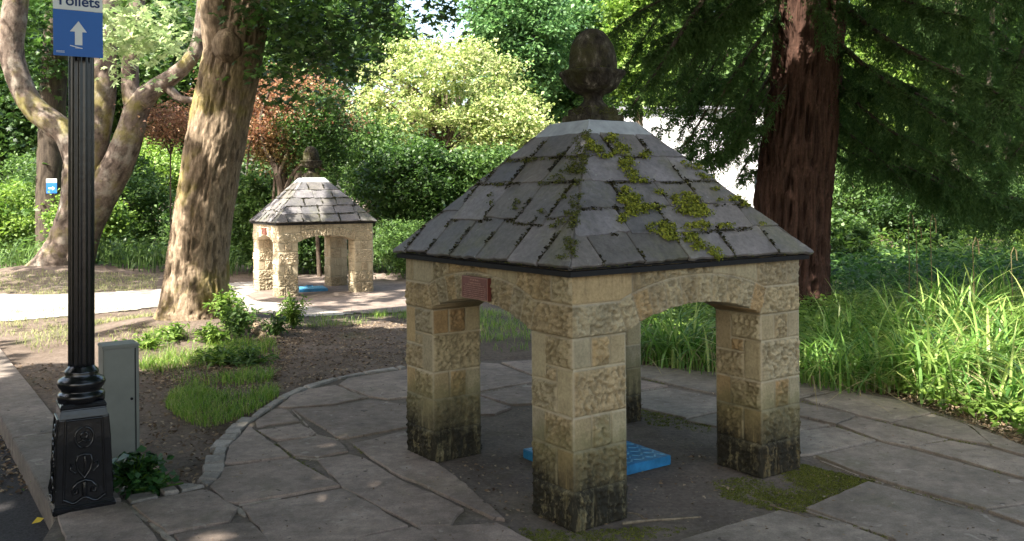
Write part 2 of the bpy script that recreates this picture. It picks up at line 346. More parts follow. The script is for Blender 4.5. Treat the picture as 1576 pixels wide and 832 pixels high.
def blades(P, h, wd, seed, lean=.5, seg=4, arch=1.0, dirs=None, hv=.35):
    """arching strap leaves rooted at P"""
    g = np.random.default_rng(seed); N = len(P); a = g.uniform(0, 2*math.pi, N)
    D = np.stack([np.cos(a), np.sin(a), np.zeros(N)], 1) if dirs is None else dirs
    S = np.stack([-D[:, 1], D[:, 0], np.zeros(N)], 1); H = (h*(1+hv*g.uniform(-1, 1, N)))[:, None]; ln = (lean*g.uniform(.3, 1.5, N))[:, None]
    W_ = (wd*g.uniform(.7, 1.3, N))[:, None]; rows = []
    for k in range(seg+1):
        t = k/seg; out = D*H*ln*(t**2)*1.1; z = H*(t-.45*arch*ln*t**2.6)
        c = P+out+np.array([0, 0, 1.])*z; ww = W_*(.55+.9*t-1.42*t*t)*.5 if seg > 1 else W_*(1-t)*.5
        ww = np.maximum(ww, .0008); rows += [c-S*ww, c+S*ww]
    V = np.stack(rows, 1); n = 2*(seg+1); b = np.arange(N)[:, None]*n
    Fq = np.concatenate([b+np.array([[2*k, 2*k+1, 2*k+3, 2*k+2]]) for k in range(seg)])
    return V.reshape(-1, 3), Fq, np.repeat(g.uniform(0, 1, N), n)
def limb_mesh(pts, rad, n, rows, seed, ridge=.06, stretch=5, knob=.06):
    P = spline(pts, rows); K = len(pts); rr = np.interp(np.linspace(0, K-1, rows), np.arange(K), rad)
    V, Fq = tube_arrays(P, rr, n); V = V.reshape(rows, n, 3); C = P[:, None]; N_ = V-C; nl = np.linalg.norm(N_, axis=2, keepdims=True); N_ = N_/nl
    a = np.arange(n)*2*math.pi/n; circ = rr.mean()
    X, Y = np.cos(a)*circ, np.sin(a)*circ; s = np.linspace(0, np.linalg.norm(np.diff(P, axis=0), axis=1).sum(), rows)[:, None]
    fr = 42 if circ > .2 else 34
    f = 1-np.abs(2*fbm(X[None]*fr*.45, Y[None]*fr*.45, s*fr*.45/stretch, seed, 4)-1)*2.2
    lump = fbm(X[None]*2.2+7, Y[None]*2.2, s*1.3, seed+9, 3)-.5
    dsp = ridge*(f-.5)*circ*.6+lump*knob*2*circ
    V = V+N_*dsp[..., None]
    return V.reshape(-1, 3), Fq, np.clip(f, 0, 1).repeat(1).reshape(-1)
def trunk(name, limbs, mat, parent, seed=1, **k):
    parts = []
    for i, (pts, rad, n, rows) in enumerate(limbs): parts.append(limb_mesh(pts, rad, n, rows, seed+i*13, **k))
    V, Fq, T = cat_parts(parts); return link(name, npmesh(name, V, Fq, {'cavity': T}), mat, parent, True)

# ------------------------------------------------------------------ ground height
def sstep(a, b, x): t = np.clip((x-a)/(b-a), 0, 1); return t*t*(3-2*t)
BIG = G(296, 503); LEFT = G(95, 417)
PAV2D = 14.9; KA = G(0, 645); KB = G(63, 761); KD = (KB-KA)/np.linalg.norm(KB-KA); KN = np.array([KD[1], -KD[0], 0])   # towards the road
if KN[0] > 0: KN = -KN
def roadside(x, y): return (x-KA[0])*KN[0]+(y-KA[1])*KN[1]
def gh(x, y):
    x = np.asarray(x, float); y = np.asarray(y, float)
    h = -.11*sstep(8, 13.5, y)+.012*(fbm(x*1.3, y*1.3, 0*x, 3)-.5)*sstep(0, 1, np.hypot(x-.5, y-5.3)-3.3)
    h = h+.22*np.exp(-((x-BIG[0])**2+(y-BIG[1]-.1)**2)/1.6)+.30*np.exp(-((x-LEFT[0])**2+(y-LEFT[1])**2)/3.5)
    h = h-.24*sstep(-.14, -.02, roadside(x, y))*(y < 30)
    h = h+.5*sstep(24, 60, y)
    return h
def sheet(name, x0, x1, y0, y1, nx, ny, mat, dz=0, warp=None):
    xs = np.linspace(x0, x1, nx); ys = np.linspace(y0, y1, ny)
    if warp: ys = y0+(y1-y0)*np.linspace(0, 1, ny)**warp
    X, Y = np.meshgrid(xs, ys); Z = gh(X, Y)+dz
    j, i = np.meshgrid(np.arange(ny-1), np.arange(nx-1), indexing='ij'); b = j*nx+i
    me = npmesh(name, np.stack([X, Y, Z], -1).reshape(-1, 3), np.stack([b, b+1, b+nx+1, b+nx], -1).reshape(-1, 4))
    return link(name, me, mat, None, True)
# fine near ground, coarse far ground: one mesh
def ground():
    xs = np.unique(np.concatenate([np.linspace(-250, -14, 20), np.linspace(-14, 14, 260), np.linspace(14, 250, 20)]))
    ys = np.unique(np.concatenate([np.linspace(-60, 1.5, 14), np.linspace(1.5, 24, 220), np.linspace(24, 400, 40)]))
    X, Y = np.meshgrid(xs, ys); Z = gh(X, Y)-.03*sstep(0, .4, 3.4-np.hypot(X-.6, Y-5.4))-.0
    nx, ny = len(xs), len(ys); j, i = np.meshgrid(np.arange(ny-1), np.arange(nx-1), indexing='ij'); b = j*nx+i
    o = link('ground', npmesh('ground', np.stack([X, Y, Z], -1).reshape(-1, 3), np.stack([b, b+1, b+nx+1, b+nx], -1).reshape(-1, 4)), M['ground'], None, True)
    tag(o, kind='structure')
ground()
def inpoly(x, y, poly):
    x = np.asarray(x, float); y = np.asarray(y, float); r = np.zeros(x.shape, bool); n = len(poly)
    for i in range(n):
        (x1, y1), (x2, y2) = poly[i], poly[(i+1) % n]
        c = ((y1 > y) != (y2 > y)) & (x < (x2-x1)*(y-y1)/((y2-y1) if y2 != y1 else 1e-9)+x1); r ^= c
    return r

# ------------------------------------------------------------------ paving
APRON = [(88, 797), (172, 772), (236, 766), (303, 752), (336, 735), (343, 705), (366, 673), (394, 643), (447, 608), (531, 580), (622, 567), (735, 556), (816, 553), (972, 558), (1094, 570), (1226, 588), (1300, 596), (1383, 613), (1440, 634), (1500, 653), (1570, 684), (1680, 730)]
def bed():
    P = [G(*p)[:2] for p in APRON]; P += [np.array([5.2, 1.2]), np.array([-1.35, 1.2])]
    mb = MB(); n = len(P); mb.prism(P, -.12, .004); o = mb.build('paved_apron', M['bed']); tag(o, kind='structure')
bed()
FL = [[(90,799),(172,775),(195,779),(240,832),(285,890),(120,890)],
 [(205,782),(272,767),(316,759),(364,787),(350,807),(268,821),(260,824)],[(272,828),(352,812),(388,810),(406,834),(450,890),(310,890)],
 [(347,717),(356,690),(370,675),(382,659),(391,665),(445,706),(438,707)],[(345,724),(448,710),(522,751),(370,777),(349,776),(326,752),(340,738)],
 [(375,783),(527,756),(626,813),(560,827),(500,860),(440,880),(411,832)],[(396,650),(422,633),(440,633),(459,651),(425,654),(396,660)],
 [(398,666),(462,656),(485,670),(477,675),(427,680)],[(429,685),(488,674),(521,683),(535,697),(487,706),(455,704)],
 [(430,628),(452,611),(476,602),(516,596),(561,614),(514,624),(448,629)],[(452,633),(515,629),(568,619),(598,622),(660,634),(665,652),(530,677),(524,676)],
 [(523,594),(536,585),(622,572),(700,564),(690,600),(640,612),(598,616),(570,612)],
 [(544,686),(622,666),(650,700),(706,742),(775,803),(758,801),(712,779),(648,748),(614,734),(567,703)],
 [(490,711),(540,702),(562,709),(612,741),(676,769),(711,787),(690,812),(642,813),(530,753)],
 [(552,836),(633,818),(650,824),(700,860),(640,900),(500,900)],[(645,816),(693,816),(765,811),(830,845),(800,900),(710,865)],
 [(640,614),(692,603),(732,560),(768,563),(814,581),(830,588),(734,604),(665,630)],[(738,610),(816,595),(850,600),(850,622),(788,625)],[(700,616),(732,611),(784,630),(760,640),(690,640)],[(775,560),(816,557),(970,562),(970,578),(900,590),(822,580)],
 [(974,563),(1094,575),(1160,583),(1160,612),(1094,607),(1052,598),(1007,586),(975,580)],[(974,585),(1025,596),(972,603)],
 [(974,609),(1030,600),(1094,613),(1150,626),(1094,636),(1056,645),(974,627)],[(1060,650),(1094,642),(1150,632),(1220,643),(1220,650),(1140,665)],
 [(1170,586),(1226,592),(1294,600),(1225,612),(1168,610)],[(1239,617),(1298,604),(1383,619),(1431,637),(1370,651),(1322,640)],
 [(1170,616),(1226,622),(1315,642),(1284,655),(1226,641),(1160,628)],[(1228,646),(1276,658),(1226,663)],
 [(1228,668),(1284,661),(1345,681),(1252,701),(1228,703)],[(1292,657),(1323,647),(1370,658),(1456,680),(1398,689),(1354,680)],
 [(1376,655),(1436,642),(1488,658),(1522,686),(1462,676)],[(1444,641),(1494,657),(1570,688),(1640,712),(1640,720),(1530,690),(1497,660)],
 [(1406,691),(1464,683),(1527,695),(1576,709),(1660,730),(1660,762),(1576,738),(1514,720)],
 [(1259,706),(1352,686),(1396,696),(1514,728),(1576,747),(1660,770),(1660,778),(1576,778),(1518,786),(1435,764),(1335,735)],
 [(1243,786),(1338,746),(1435,774),(1516,797),(1576,817),(1700,850),(1640,900),(1450,890),(1377,832),(1296,804)],
 [(1527,791),(1576,784),(1680,778),(1680,838),(1576,808)],[(1104,820),(1198,791),(1290,809),(1362,834),(1430,900),(1000,900),(1050,836)]]
def flags():
    V = []; Fc = []; A = []; Vr = []; g = random.Random(3)
    mbs = {0: [[], [], []], 1: [[], [], []]}
    for k, poly in enumerate(FL):
        P = [Vector(G(*p)[:2]) for p in poly]; c = sum(P, Vector((0, 0)))/len(P); P = [p+(p-c).normalized()*.011 for p in P]
        # subdivide and roughen the outline, worn rounded edge
        Q = []
        for i in range(len(P)):
            a, b = P[i], P[(i+1) % len(P)]; n = max(2, int((b-a).length/.07))
            for t in range(n): 
                q = a.lerp(b, (t+.0)/n); Q.append(q+Vector((g.gauss(0, .0035), g.gauss(0, .0035))))
        n = len(Q); tone = g.random(); side = 1 if c.x > 1.2 else 0; v, f, at = mbs[side]; b0 = len(v)
        h = .016+g.uniform(0, .005); tx, ty = g.gauss(0, .003), g.gauss(0, .003)
        rings = [(0, -.02), (0, h-.003), (.005, h)]
        for ins, z in rings:
            for q in Q:
                d = (c-q); d.normalize(); p = q+d*ins; v.append((p.x, p.y, z+(p.x-c.x)*tx+(p.y-c.y)*ty)); at.append(tone)
        for r_ in range(2): f += [(b0+r_*n+i, b0+r_*n+(i+1) % n, b0+(r_+1)*n+(i+1) % n, b0+(r_+1)*n+i) for i in range(n)]
        f.append(tuple(b0+2*n+i for i in range(n)))
    for s, mt in ((0, 'flag'), (1, 'flag_r')):
        v, f, at = mbs[s]; me = bpy.data.meshes.new('flagstones'); me.from_pydata(v, [], f); me.update()
        bm = bmesh.new(); bm.from_mesh(me); bmesh.ops.recalc_face_normals(bm, faces=bm.faces); bm.to_mesh(me); bm.free()
        a = me.attributes.new('blk', 'FLOAT', 'POINT'); a.data.foreach_set('value', at)
        o = link('paving', me, M[mt]); tag(o, kind='structure')
flags()
def rag_strip(mb, pts, w0, z0, z1, seed):
    g = random.Random(seed); P = [Vector(p[:2]) for p in pts]; Q = []
    for i in range(len(P)-1):
        n = max(1, int((P[i+1]-P[i]).length/.05))
        Q += [P[i].lerp(P[i+1], t/n) for t in range(n)]
    Q.append(P[-1]); run = []
    def flush():
        if len(run) > 2:
            m = len(run); poly = []
            for i, q in enumerate(run):
                d = run[min(i+1, m-1)]-run[max(i-1, 0)]; d.normalize(); nn = Vector((-d.y, d.x)); e = math.sin(math.pi*(i+.3)/m)**.4 if m > 1 else 1
                poly.append((q+nn*w0*e*g.uniform(.35, 1), q-nn*w0*e*g.uniform(.35, 1)))
            mb.prism([a for a, b in poly]+[b for a, b in reversed(poly)], z0, z1)
    L_ = g.randint(3, 7)
    for q in Q:
        run.append(q)
        if len(run) >= L_: flush(); run = []; L_ = g.randint(3, 9)
mj = MB()
for i, (pts, w0) in enumerate([([(200,782),(262,832),(300,870)], .03),([(320,758),(366,786),(390,809),(410,834)], .024),([(1225,665),(1321,645)], .016),([(1225,614),(1296,601)], .013),
    ([(1252,705),(1350,684)], .017),([(1262,711),(1331,738),(1435,769),(1520,793)], .014),([(1372,654),(1435,640)], .013),([(1350,682),(1440,708)], .011),([(735,607),(818,592)], .012),
    ([(1240,788),(1292,806),(1368,832)], .014),([(450,632),(487,671),(538,683)], .009),([(455,706),(487,709),(560,700)], .01),([(525,626),(568,617)], .008),([(368,780),(525,753)], .007),([(390,664),(450,708)], .009),
    ([(528,754),(636,815)], .006),([(548,832),(634,816)], .01),([(972,605),(1028,597)], .01),([(524,594),(566,614)], .007)]):
    rag_strip(mj, [G(*p) for p in pts], w0*.8, -.01, .0115, i)
o = mj.build('paving', M['mortar']); tag(o, kind='structure')
# edging stones along the curve of the apron
def edging():
    line = [(198,775),(236,768),(271,761),(303,754),(324,747),(336,735),(341,719),(343,705),(352,686),(366,673),(376,656),(394,645),(419,628),(447,610),(471,600),(501,590),(531,582),(575,574),(622,568)]
    P = [Vector(G(*p)[:2]) for p in line]; mb = MB(); g = random.Random(5); cum = [0]
    for a, b in zip(P, P[1:]): cum.append(cum[-1]+(b-a).length)
    def at(s):
        for i in range(len(P)-1):
            if s <= cum[i+1]: t = (s-cum[i])/(cum[i+1]-cum[i]); d = (P[i+1]-P[i]).normalized(); return P[i].lerp(P[i+1], t), d
        return P[-1], (P[-1]-P[-2]).normalized()
    s = 0
    while s < cum[-1]-.05:
        l = g.uniform(.10, .2) if s < 1.9 else g.uniform(.2, .42); w = g.uniform(.07, .10) if s < 1.9 else g.uniform(.04, .06)
        a, da = at(s+.012); b, db = at(min(cum[-1], s+l-.012)); na = Vector((-da.y, da.x)); nb = Vector((-db.y, db.x))
        if na.x*(-1)+na.y*.3 < 0: na = -na; nb = -nb
        j = lambda: Vector((g.gauss(0, .006), g.gauss(0, .006)))
        poly = [a-na*.012+j(), b-nb*.012+j(), b+nb*w+j(), a+na*w*g.uniform(.85, 1.1)+j()]
        z = .022+g.uniform(-.004, .006); c = sum(poly, Vector((0, 0)))/4
        v = [(p.x, p.y, -.05) for p in poly]+[(p.x, p.y, z-.01) for p in poly]+[((p+(c-p)*.09).x, (p+(c-p)*.09).y, z+g.gauss(0, .002)) for p in poly]
        mb.add(v, [(0, 1, 5, 4), (1, 2, 6, 5), (2, 3, 7, 6), (3, 0, 4, 7), (4, 5, 9, 8), (5, 6, 10, 9), (6, 7, 11, 10), (7, 4, 8, 11), (8, 9, 10, 11)])
        s += l
    o = mb.build('apron_kerb', M['sett']); tag(o, kind='structure')
    me = o.data; a = me.attributes.new('blk', 'FLOAT', 'POINT'); a.data.foreach_set('value', [((i//12)*.37) % 1 for i in range(len(me.vertices))])
edging()
# road kerb of long slabs, road below it
def roadkerb():
    mb = MB(); a0 = KA[:2]; d = KD[:2]; n = -KN[:2]; s = -14.0; g = random.Random(9)
    total = np.linalg.norm((G(88, 797)-KA)[:2]); ends = [-14]
    cuts = list(np.arange(-13.2, -.9, 1.05))+[np.dot((G(25, 680)-KA)[:2], d), total-.02]
    W = np.dot((G(61, 616)-KA)[:2], n)
    prev = cuts[0]
    for c in cuts[1:]:
        p0 = a0+d*(prev+.006); p1 = a0+d*(c-.006); mb.prism([p0, p1, p1+n*W, p0+n*W], -.3, .03+g.uniform(-.003, .003)); prev = c
    o = mb.build('road_kerb', M['kerb'], bevel=.006); tag(o, kind='structure')
    # kerb continues beside the apron towards the camera
    mb = MB(); p0 = a0+d*(total+.0); p1 = a0+d*(total+3.5); mb.prism([p0, p1, p1+n*.03, p0+n*.03], -.3, .0); o = mb.build('road_kerb', M['kerb']); tag(o, kind='structure')
    mb = MB(); p0 = a0-d*14; p1 = a0+d*(total+4); mb.add([(*(p0-n*.0), -.105), (*(p1-n*.0), -.105), (*(p1-n*5), -.09), (*(p0-n*5), -.09)], [(0, 1, 2, 3)])
    o = mb.build('road', M['asphalt']); tag(o, kind='structure')
    return W
KW = roadkerb()
def ground_patch(name, poly, mat, dz, step=.12, kind='structure', noise=0, seed=0):
    P = np.array(poly); xs = np.arange(P[:, 0].min(), P[:, 0].max()+step, step); ys = np.arange(P[:, 1].min(), P[:, 1].max()+step, step)
    X, Y = np.meshgrid(xs, ys); nx, ny = len(xs), len(ys); wob = .25*(fbm(X*2.5, Y*2.5, 0*X, seed)-.5)
    j, i = np.meshgrid(np.arange(ny-1), np.arange(nx-1), indexing='ij'); cx = (X[:-1, :-1]+X[1:, 1:])/2+wob[:-1, :-1]; cy = (Y[:-1, :-1]+Y[1:, 1:])/2+wob[:-1, :-1]
    m = inpoly(cx, cy, [tuple(p) for p in poly]); b = (j*nx+i)[m]
    Z = gh(X, Y)+dz+noise*(fbm(X*14, Y*14, 0*X, seed+2)-.4)
    me = npmesh(name, np.stack([X, Y, Z], -1).reshape(-1, 3), np.stack([b, b+1, b+nx+1, b+nx], -1).reshape(-1, 4)); o = link(name, me, mat, None, True); tag(o, kind=kind); return o
def GZ(px, py, zz=None):
    z = 0.
    for _ in range(4): p = G(px, py, z); z = float(gh(p[0], p[1]))
    return np.array([p[0], p[1], z])
ground_patch('path', [GZ(*p)[:2] for p in [(-500,505),(-60,500),(120,486),(235,474),(330,474),(450,487),(560,482),(660,474),(700,440),(640,424),(420,431),(240,446),(60,455),(-500,462)]], M['path'], .012, .1)
ground_patch('pavilion_paving', [GZ(*p)[:2] for p in [(385,462),(460,470),(560,484),(690,478),(760,450),(700,424),(520,420),(400,428)]], M['flag'], .02, .1, seed=4)

# ------------------------------------------------------------------ the stone pavilions
PN = np.array([.2781, 4.1593]); TH = .6042; LEN = 1.66; H0 = 1.238; PA = .33; J1 = 1.07; SP = .914
def block_face(rects, U, Z, W, seed):
    """height (m, outward), block id, rock-face mask, joint mask for a face W wide"""
    hgt = np.full(U.shape, -.010); blk = np.full(U.shape, .3); rf = np.zeros(U.shape); jn = np.ones(U.shape)
    nse = .62*fbm(U*55+seed, Z*62, 0*U+seed, seed, 3)+.38*fbm(U*17, Z*19, 0*U+seed, seed+8, 2); nb = fbm(U*80+seed, Z*80, 0*U, seed+5, 2)
    for i, (u0, u1, z0, z1, k) in enumerate(rects):
        e = np.minimum(np.minimum(U-u0*W, u1*W-U), np.minimum(Z-z0, z1-Z)); m = e > .0035
        if k == 'r': hh = .012+(.046*(nse-.5)+.022*(nb-.5))*np.clip((e-.004)/.016, .12, 1)-.010*(1-np.clip(e/.014, 0, 1))
        else: hh = .003+.0015*(nse-.5)-.003*(1-np.clip(e/.008, 0, 1))
        hgt = np.where(m, hh, hgt); blk = np.where(m, (math.sin(i*91.7+seed*3.1)*43758.5) % 1, blk); rf = np.where(m, (np.clip((.53-nse)*7+(.5-nb)*2.5, 0, 1) if k == 'r' else 0.), rf); jn = np.where(m, np.clip(1-(e-.0035)/.004, 0, 1), jn)
    return hgt, blk, rf, jn
RF = [(0, .33, .765, .914, 's'), (.33, .68, .765, .914, 'r'), (.68, 1, .765, .914, 's'), (0, 1, .54, .765, 'r'), (0, .34, .38, .54, 's'), (.34, .69, .38, .54, 'r'), (.69, 1, .38, .54, 's'), (0, 1, .19, .38, 'r'), (0, .36, 0, .19, 'r'), (.36, 1, 0, .19, 'r')]
LF = [(0, .36, .69, .914, 's'), (.36, 1, .765, .914, 'r'), (.36, .64, .69, .765, 'r'), (.64, 1, .54, .765, 's'), (0, .64, .54, .69, 'r'), (0, .34, .38, .54, 's'), (.34, 1, .38, .54, 'r'), (0, .62, .19, .38, 'r'), (.62, 1, .19, .38, 's'), (0, 1, 0, .19, 'r')]
IF = [(0, .4, .72, .914, 's'), (.4, 1, .72, .914, 'r'), (0, .62, .54, .72, 'r'), (.62, 1, .54, .72, 's'), (0, .35, .38, .54, 's'), (.35, 1, .38, .54, 's'), (0, .62, .19, .38, 's'), (.62, 1, .19, .38, 's'), (0, 1, 0, .19, 'r')]
def pillar_mesh(faces, seed, res=.0052):
    """faces: front(-y), right(+x), back(+y), left(-x) rect lists; footprint PA x PA from (0,0)"""
    nu = int(PA/res); nz = int(SP/res); u = np.linspace(0, PA, nu+1)[:-1]; z = np.linspace(-.03, SP, nz+1)
    Vs = []; at = {'blk': [], 'rockface': [], 'joint': [], 'cavity': []}
    cols = []
    for fi, rc in enumerate(faces):
        Z, U = np.meshgrid(z, u, indexing='ij'); h, b, r, j = block_face(rc, U, Z, PA, seed+fi)
        e = np.minimum(U, PA-U); h = h*np.clip(e/.012, 0, 1)
        if fi == 0: P = np.stack([U, -h, Z], -1)
        if fi == 1: P = np.stack([PA+h, U, Z], -1)
        if fi == 2: P = np.stack([PA-U, PA+h, Z], -1)
        if fi == 3: P = np.stack([-h, PA-U, Z], -1)
        cols.append((P, b, r, j, np.clip(h/.02+.25, 0, 1)))
    P = np.concatenate([c[0] for c in cols], 1); n = P.shape[1]; k, i = np.meshgrid(np.arange(nz), np.arange(n), indexing='ij')
    Fq = np.stack([k*n+i, k*n+(i+1) % n, (k+1)*n+(i+1) % n, (k+1)*n+i], -1).reshape(-1, 4)
    return npmesh('pillar', P.reshape(-1, 3), Fq, {nm: np.concatenate([c[q] for c in cols], 1).ravel() for q, nm in ((1, 'blk'), (2, 'rockface'), (3, 'joint'), (4, 'cavity'))})
def intr(u):   # underside of the arch at distance u along the facade
    a, b = PA, LEN-PA; t = np.clip((u-a)/(b-a), 0, 1); return SP+.11*(1-(2*t-1)**2)**.85
def extr(u):
    a, b = PA-.03, LEN-PA+.03; t = np.clip((u-a)/(b-a), 0, 1); return J1+.10*(1-(2*t-1)**2)**.9
def head_mesh(seed, res=.0055):
    nu = int(LEN/res); nz = int(.33/res); u = np.linspace(0, LEN, nu+1); t = np.linspace(0, 1, nz+1); T, U = np.meshgrid(t, u, indexing='ij')
    zi = intr(U); ze = extr(U); Z = zi+T*(H0-zi)
    nse = .62*fbm(U*55+seed, Z*62, 0*U+seed, seed, 3)+.38*fbm(U*17, Z*19, 0*U+seed, seed+8, 2); nb = fbm(U*80, Z*80, 0*U+seed, seed+3, 2)
    # voussoir / course ids and joint distances
    nv = 10; a, b = PA-.03, LEN-PA+.03; mid = LEN/2
    fan = (U-mid)*(1-.32*(Z-SP-.1)/.2*.5); ph = (fan-(a-mid)*1.0)/((b-a)/nv); vi = np.floor(ph); dv = np.minimum(ph-vi, 1-(ph-vi))*(b-a)/nv
    inr = (Z < ze) & (ph > 0) & (ph < nv); low = (Z < J1) & ~inr; 
    e = np.where(inr, np.minimum(dv, np.abs(ze-Z)), 9.)
    e = np.where(low, np.minimum(np.abs(J1-Z), np.minimum(np.minimum(np.abs(ph), np.abs(ph-nv))*(b-a)/nv, np.abs(Z-SP)+.002)), e)
    hi = ~inr & ~low; cuts = np.array([-.01, .1, .34, .52, .93, 1.21, 1.5, LEN+.01]) if seed % 2 else np.array([-.01, .38, .61, .95, 1.3, 1.55, LEN+.01])
    du = np.abs(U[..., None]-cuts).min(-1); ci = np.searchsorted(cuts, U); e = np.where(hi, np.minimum(du, np.minimum(np.abs(Z-ze), np.where((ph > 0) & (ph < nv), 9, np.abs(Z-J1)))), e)
    ids = np.where(inr, vi+10, np.where(low, 3+(U > mid), 30+ci)); blk = (np.sin(ids*91.7+seed*3.1)*43758.5) % 1
    rf = np.where(hi & (((ci+seed) % 3 == 0) | (ci <= 1)), 0., 1.); m = e > .0035
    hh = np.where(rf > .5, .010+(.042*(nse-.5)+.02*(nb-.5))*np.clip((e-.004)/.014, .12, 1)-.008*(1-np.clip(e/.014, 0, 1)), .003-.003*(1-np.clip(e/.008, 0, 1)))
    h = np.where(m, hh, -.009); jn = np.where(m, np.clip(1-(e-.0035)/.004, 0, 1), 1.); rf = np.where(m, rf*np.clip((.53-nse)*7+(.5-nb)*2.5, 0, 1), 0)
    ed = np.minimum(U, LEN-U); h = h*np.clip(ed/.012, 0, 1)
    out = np.stack([U, -h, Z], -1)
    inset = np.clip(U, PA, LEN-PA); inn = np.stack([inset, np.full(U.shape, PA)-0*h, Z], -1)
    n = nu+1; m_ = nz+1; k, i = np.meshgrid(np.arange(nz), np.arange(nu), indexing='ij'); q = np.stack([k*n+i, k*n+i+1, (k+1)*n+i+1, (k+1)*n+i], -1).reshape(-1, 4)
    off = n*m_; q2 = q[:, ::-1]+off; i = np.arange(nu); bot = np.stack([i+1, i, off+i, off+i+1], -1)
    V = np.concatenate([out.reshape(-1, 3), inn.reshape(-1, 3)]); z2 = np.zeros(off)
    return npmesh('arched_wall', V, np.concatenate([q, q2, bot]), {'blk': np.concatenate([blk.ravel(), blk.ravel()]), 'rockface': np.concatenate([rf.ravel(), z2]), 'joint': np.concatenate([jn.ravel(), z2]), 'cavity': np.concatenate([np.clip(h/.02+.25, 0, 1).ravel(), z2+.6])})
EAVE = .052; HE = 1.252; CAPZ = 1.942; CAPH = .244; RH = LEN/2+EAVE   # roof half width at the eave
def clip_poly(P, a, b, c):   # keep a*x+b*y<=c
    out = []
    for i in range(len(P)):
        p, q = P[i], P[(i+1) % len(P)]; dp = a*p[0]+b*p[1]-c; dq = a*q[0]+b*q[1]-c
        if dp <= 0: out.append(p)
        if (dp < 0) != (dq < 0) and dp != dq: t = dp/(dp-dq); out.append((p[0]+(q[0]-p[0])*t, p[1]+(q[1]-p[1])*t))
    return out
SL = math.hypot(RH-CAPH, CAPZ-HE); SA = math.atan2(CAPZ-HE, RH-CAPH)
def roof_pt(x, s, lift):    # face towards -y: x along eave, s up the slope
    return (x, -RH+s*math.cos(SA)-lift*math.sin(SA), HE+s*math.sin(SA)+lift*math.cos(SA))
JL = {}
def slope_mesh(seed, ph, jig=.004):
    g = random.Random(seed); v = []; f = []; at = []; rows = len(ph)-1; JL[seed] = J = []; k = (RH-CAPH)/SL
    for r in range(rows):
        s0 = ph[r]*SL; s1 = min(SL, ph[r+1]*SL+.07); x = -RH-.1-g.uniform(0, .15)
        while x < RH:
            wdt = g.uniform(.25, .36)
            sl0 = s0+g.gauss(0, jig if r == 1 else .004) if r else s0+g.gauss(0, .002)
            J.append((x, sl0, x, s1-.06)); J.append((x, sl0-.004, x+wdt, sl0-.004))
            P = [(x+.004+g.gauss(0, .002), sl0+g.gauss(0, .005)), (x+wdt-.004+g.gauss(0, .002), sl0+g.gauss(0, .005)), (x+wdt-.004+g.gauss(0, .004), s1), (x+.004+g.gauss(0, .004), s1)]
            P = clip_poly(P, 1, k, RH+.0); P = clip_poly(P, -1, k, RH+.0)
            if len(P) >= 3:
                # ragged lower edge: insert points
                Q = []
                for i in range(len(P)):
                    a, b = P[i], P[(i+1) % len(P)]; n = max(1, int(math.hypot(a[0]-b[0], a[1]-b[1])/.035))
                    for t in range(n):
                        e = g.gauss(0, .0032) if t else 0
                        Q.append((a[0]+(b[0]-a[0])*t/n, a[1]+(b[1]-a[1])*t/n+e))
                n = len(Q); b0 = len(v); tone = g.random(); lf = g.uniform(0, .003); tw = g.gauss(0, .016)
                for zz, ins in ((-.004, 0), (.011, 0), (.0145, .004)):
                    cx = sum(q[0] for q in Q)/n; cs = sum(q[1] for q in Q)/n
                    for q in Q:
                        lift = zz-.014+lf+.012*(1-(q[1]-s0)/(s1-s0))+(q[0]-cx)*tw
                        d = math.hypot(cx-q[0], cs-q[1])+1e-6; v.append(roof_pt(q[0]+(cx-q[0])/d*ins, q[1]+(cs-q[1])/d*ins, lift)); at.append(tone)
                for rr in range(2): f += [(b0+rr*n+i, b0+rr*n+(i+1) % n, b0+(rr+1)*n+(i+1) % n, b0+(rr+1)*n+i) for i in range(n)]
                f.append(tuple(b0+2*n+i for i in range(n))); f.append(tuple(b0+i for i in range(n-1, -1, -1)))
            x += wdt
    me = bpy.data.meshes.new('slate_slope'); me.from_pydata(v, [], f); me.update(); a = me.attributes.new('blk', 'FLOAT', 'POINT'); a.data.foreach_set('value', at); return me
def moss_geo(P, Nn, rad, seed, spike=1.0):
    """cushions of moss: tufts of tiny leaves around each point P, normal Nn"""
    g = np.random.default_rng(seed); P = np.repeat(P, 14, 0)+g.normal(size=(len(P)*14, 3))*rad*.5*np.array([1, 1, .35]); 
    Nr = np.repeat(Nn, 14, 0) if Nn.ndim == 2 else np.tile(Nn, (len(P), 1)); C = P+Nr*np.abs(g.normal(size=(len(P), 1)))*rad*.16
    return leaf_quads(C, rad*.5*spike, aspect=.7, upb=.2, seed=seed, curl=.1)
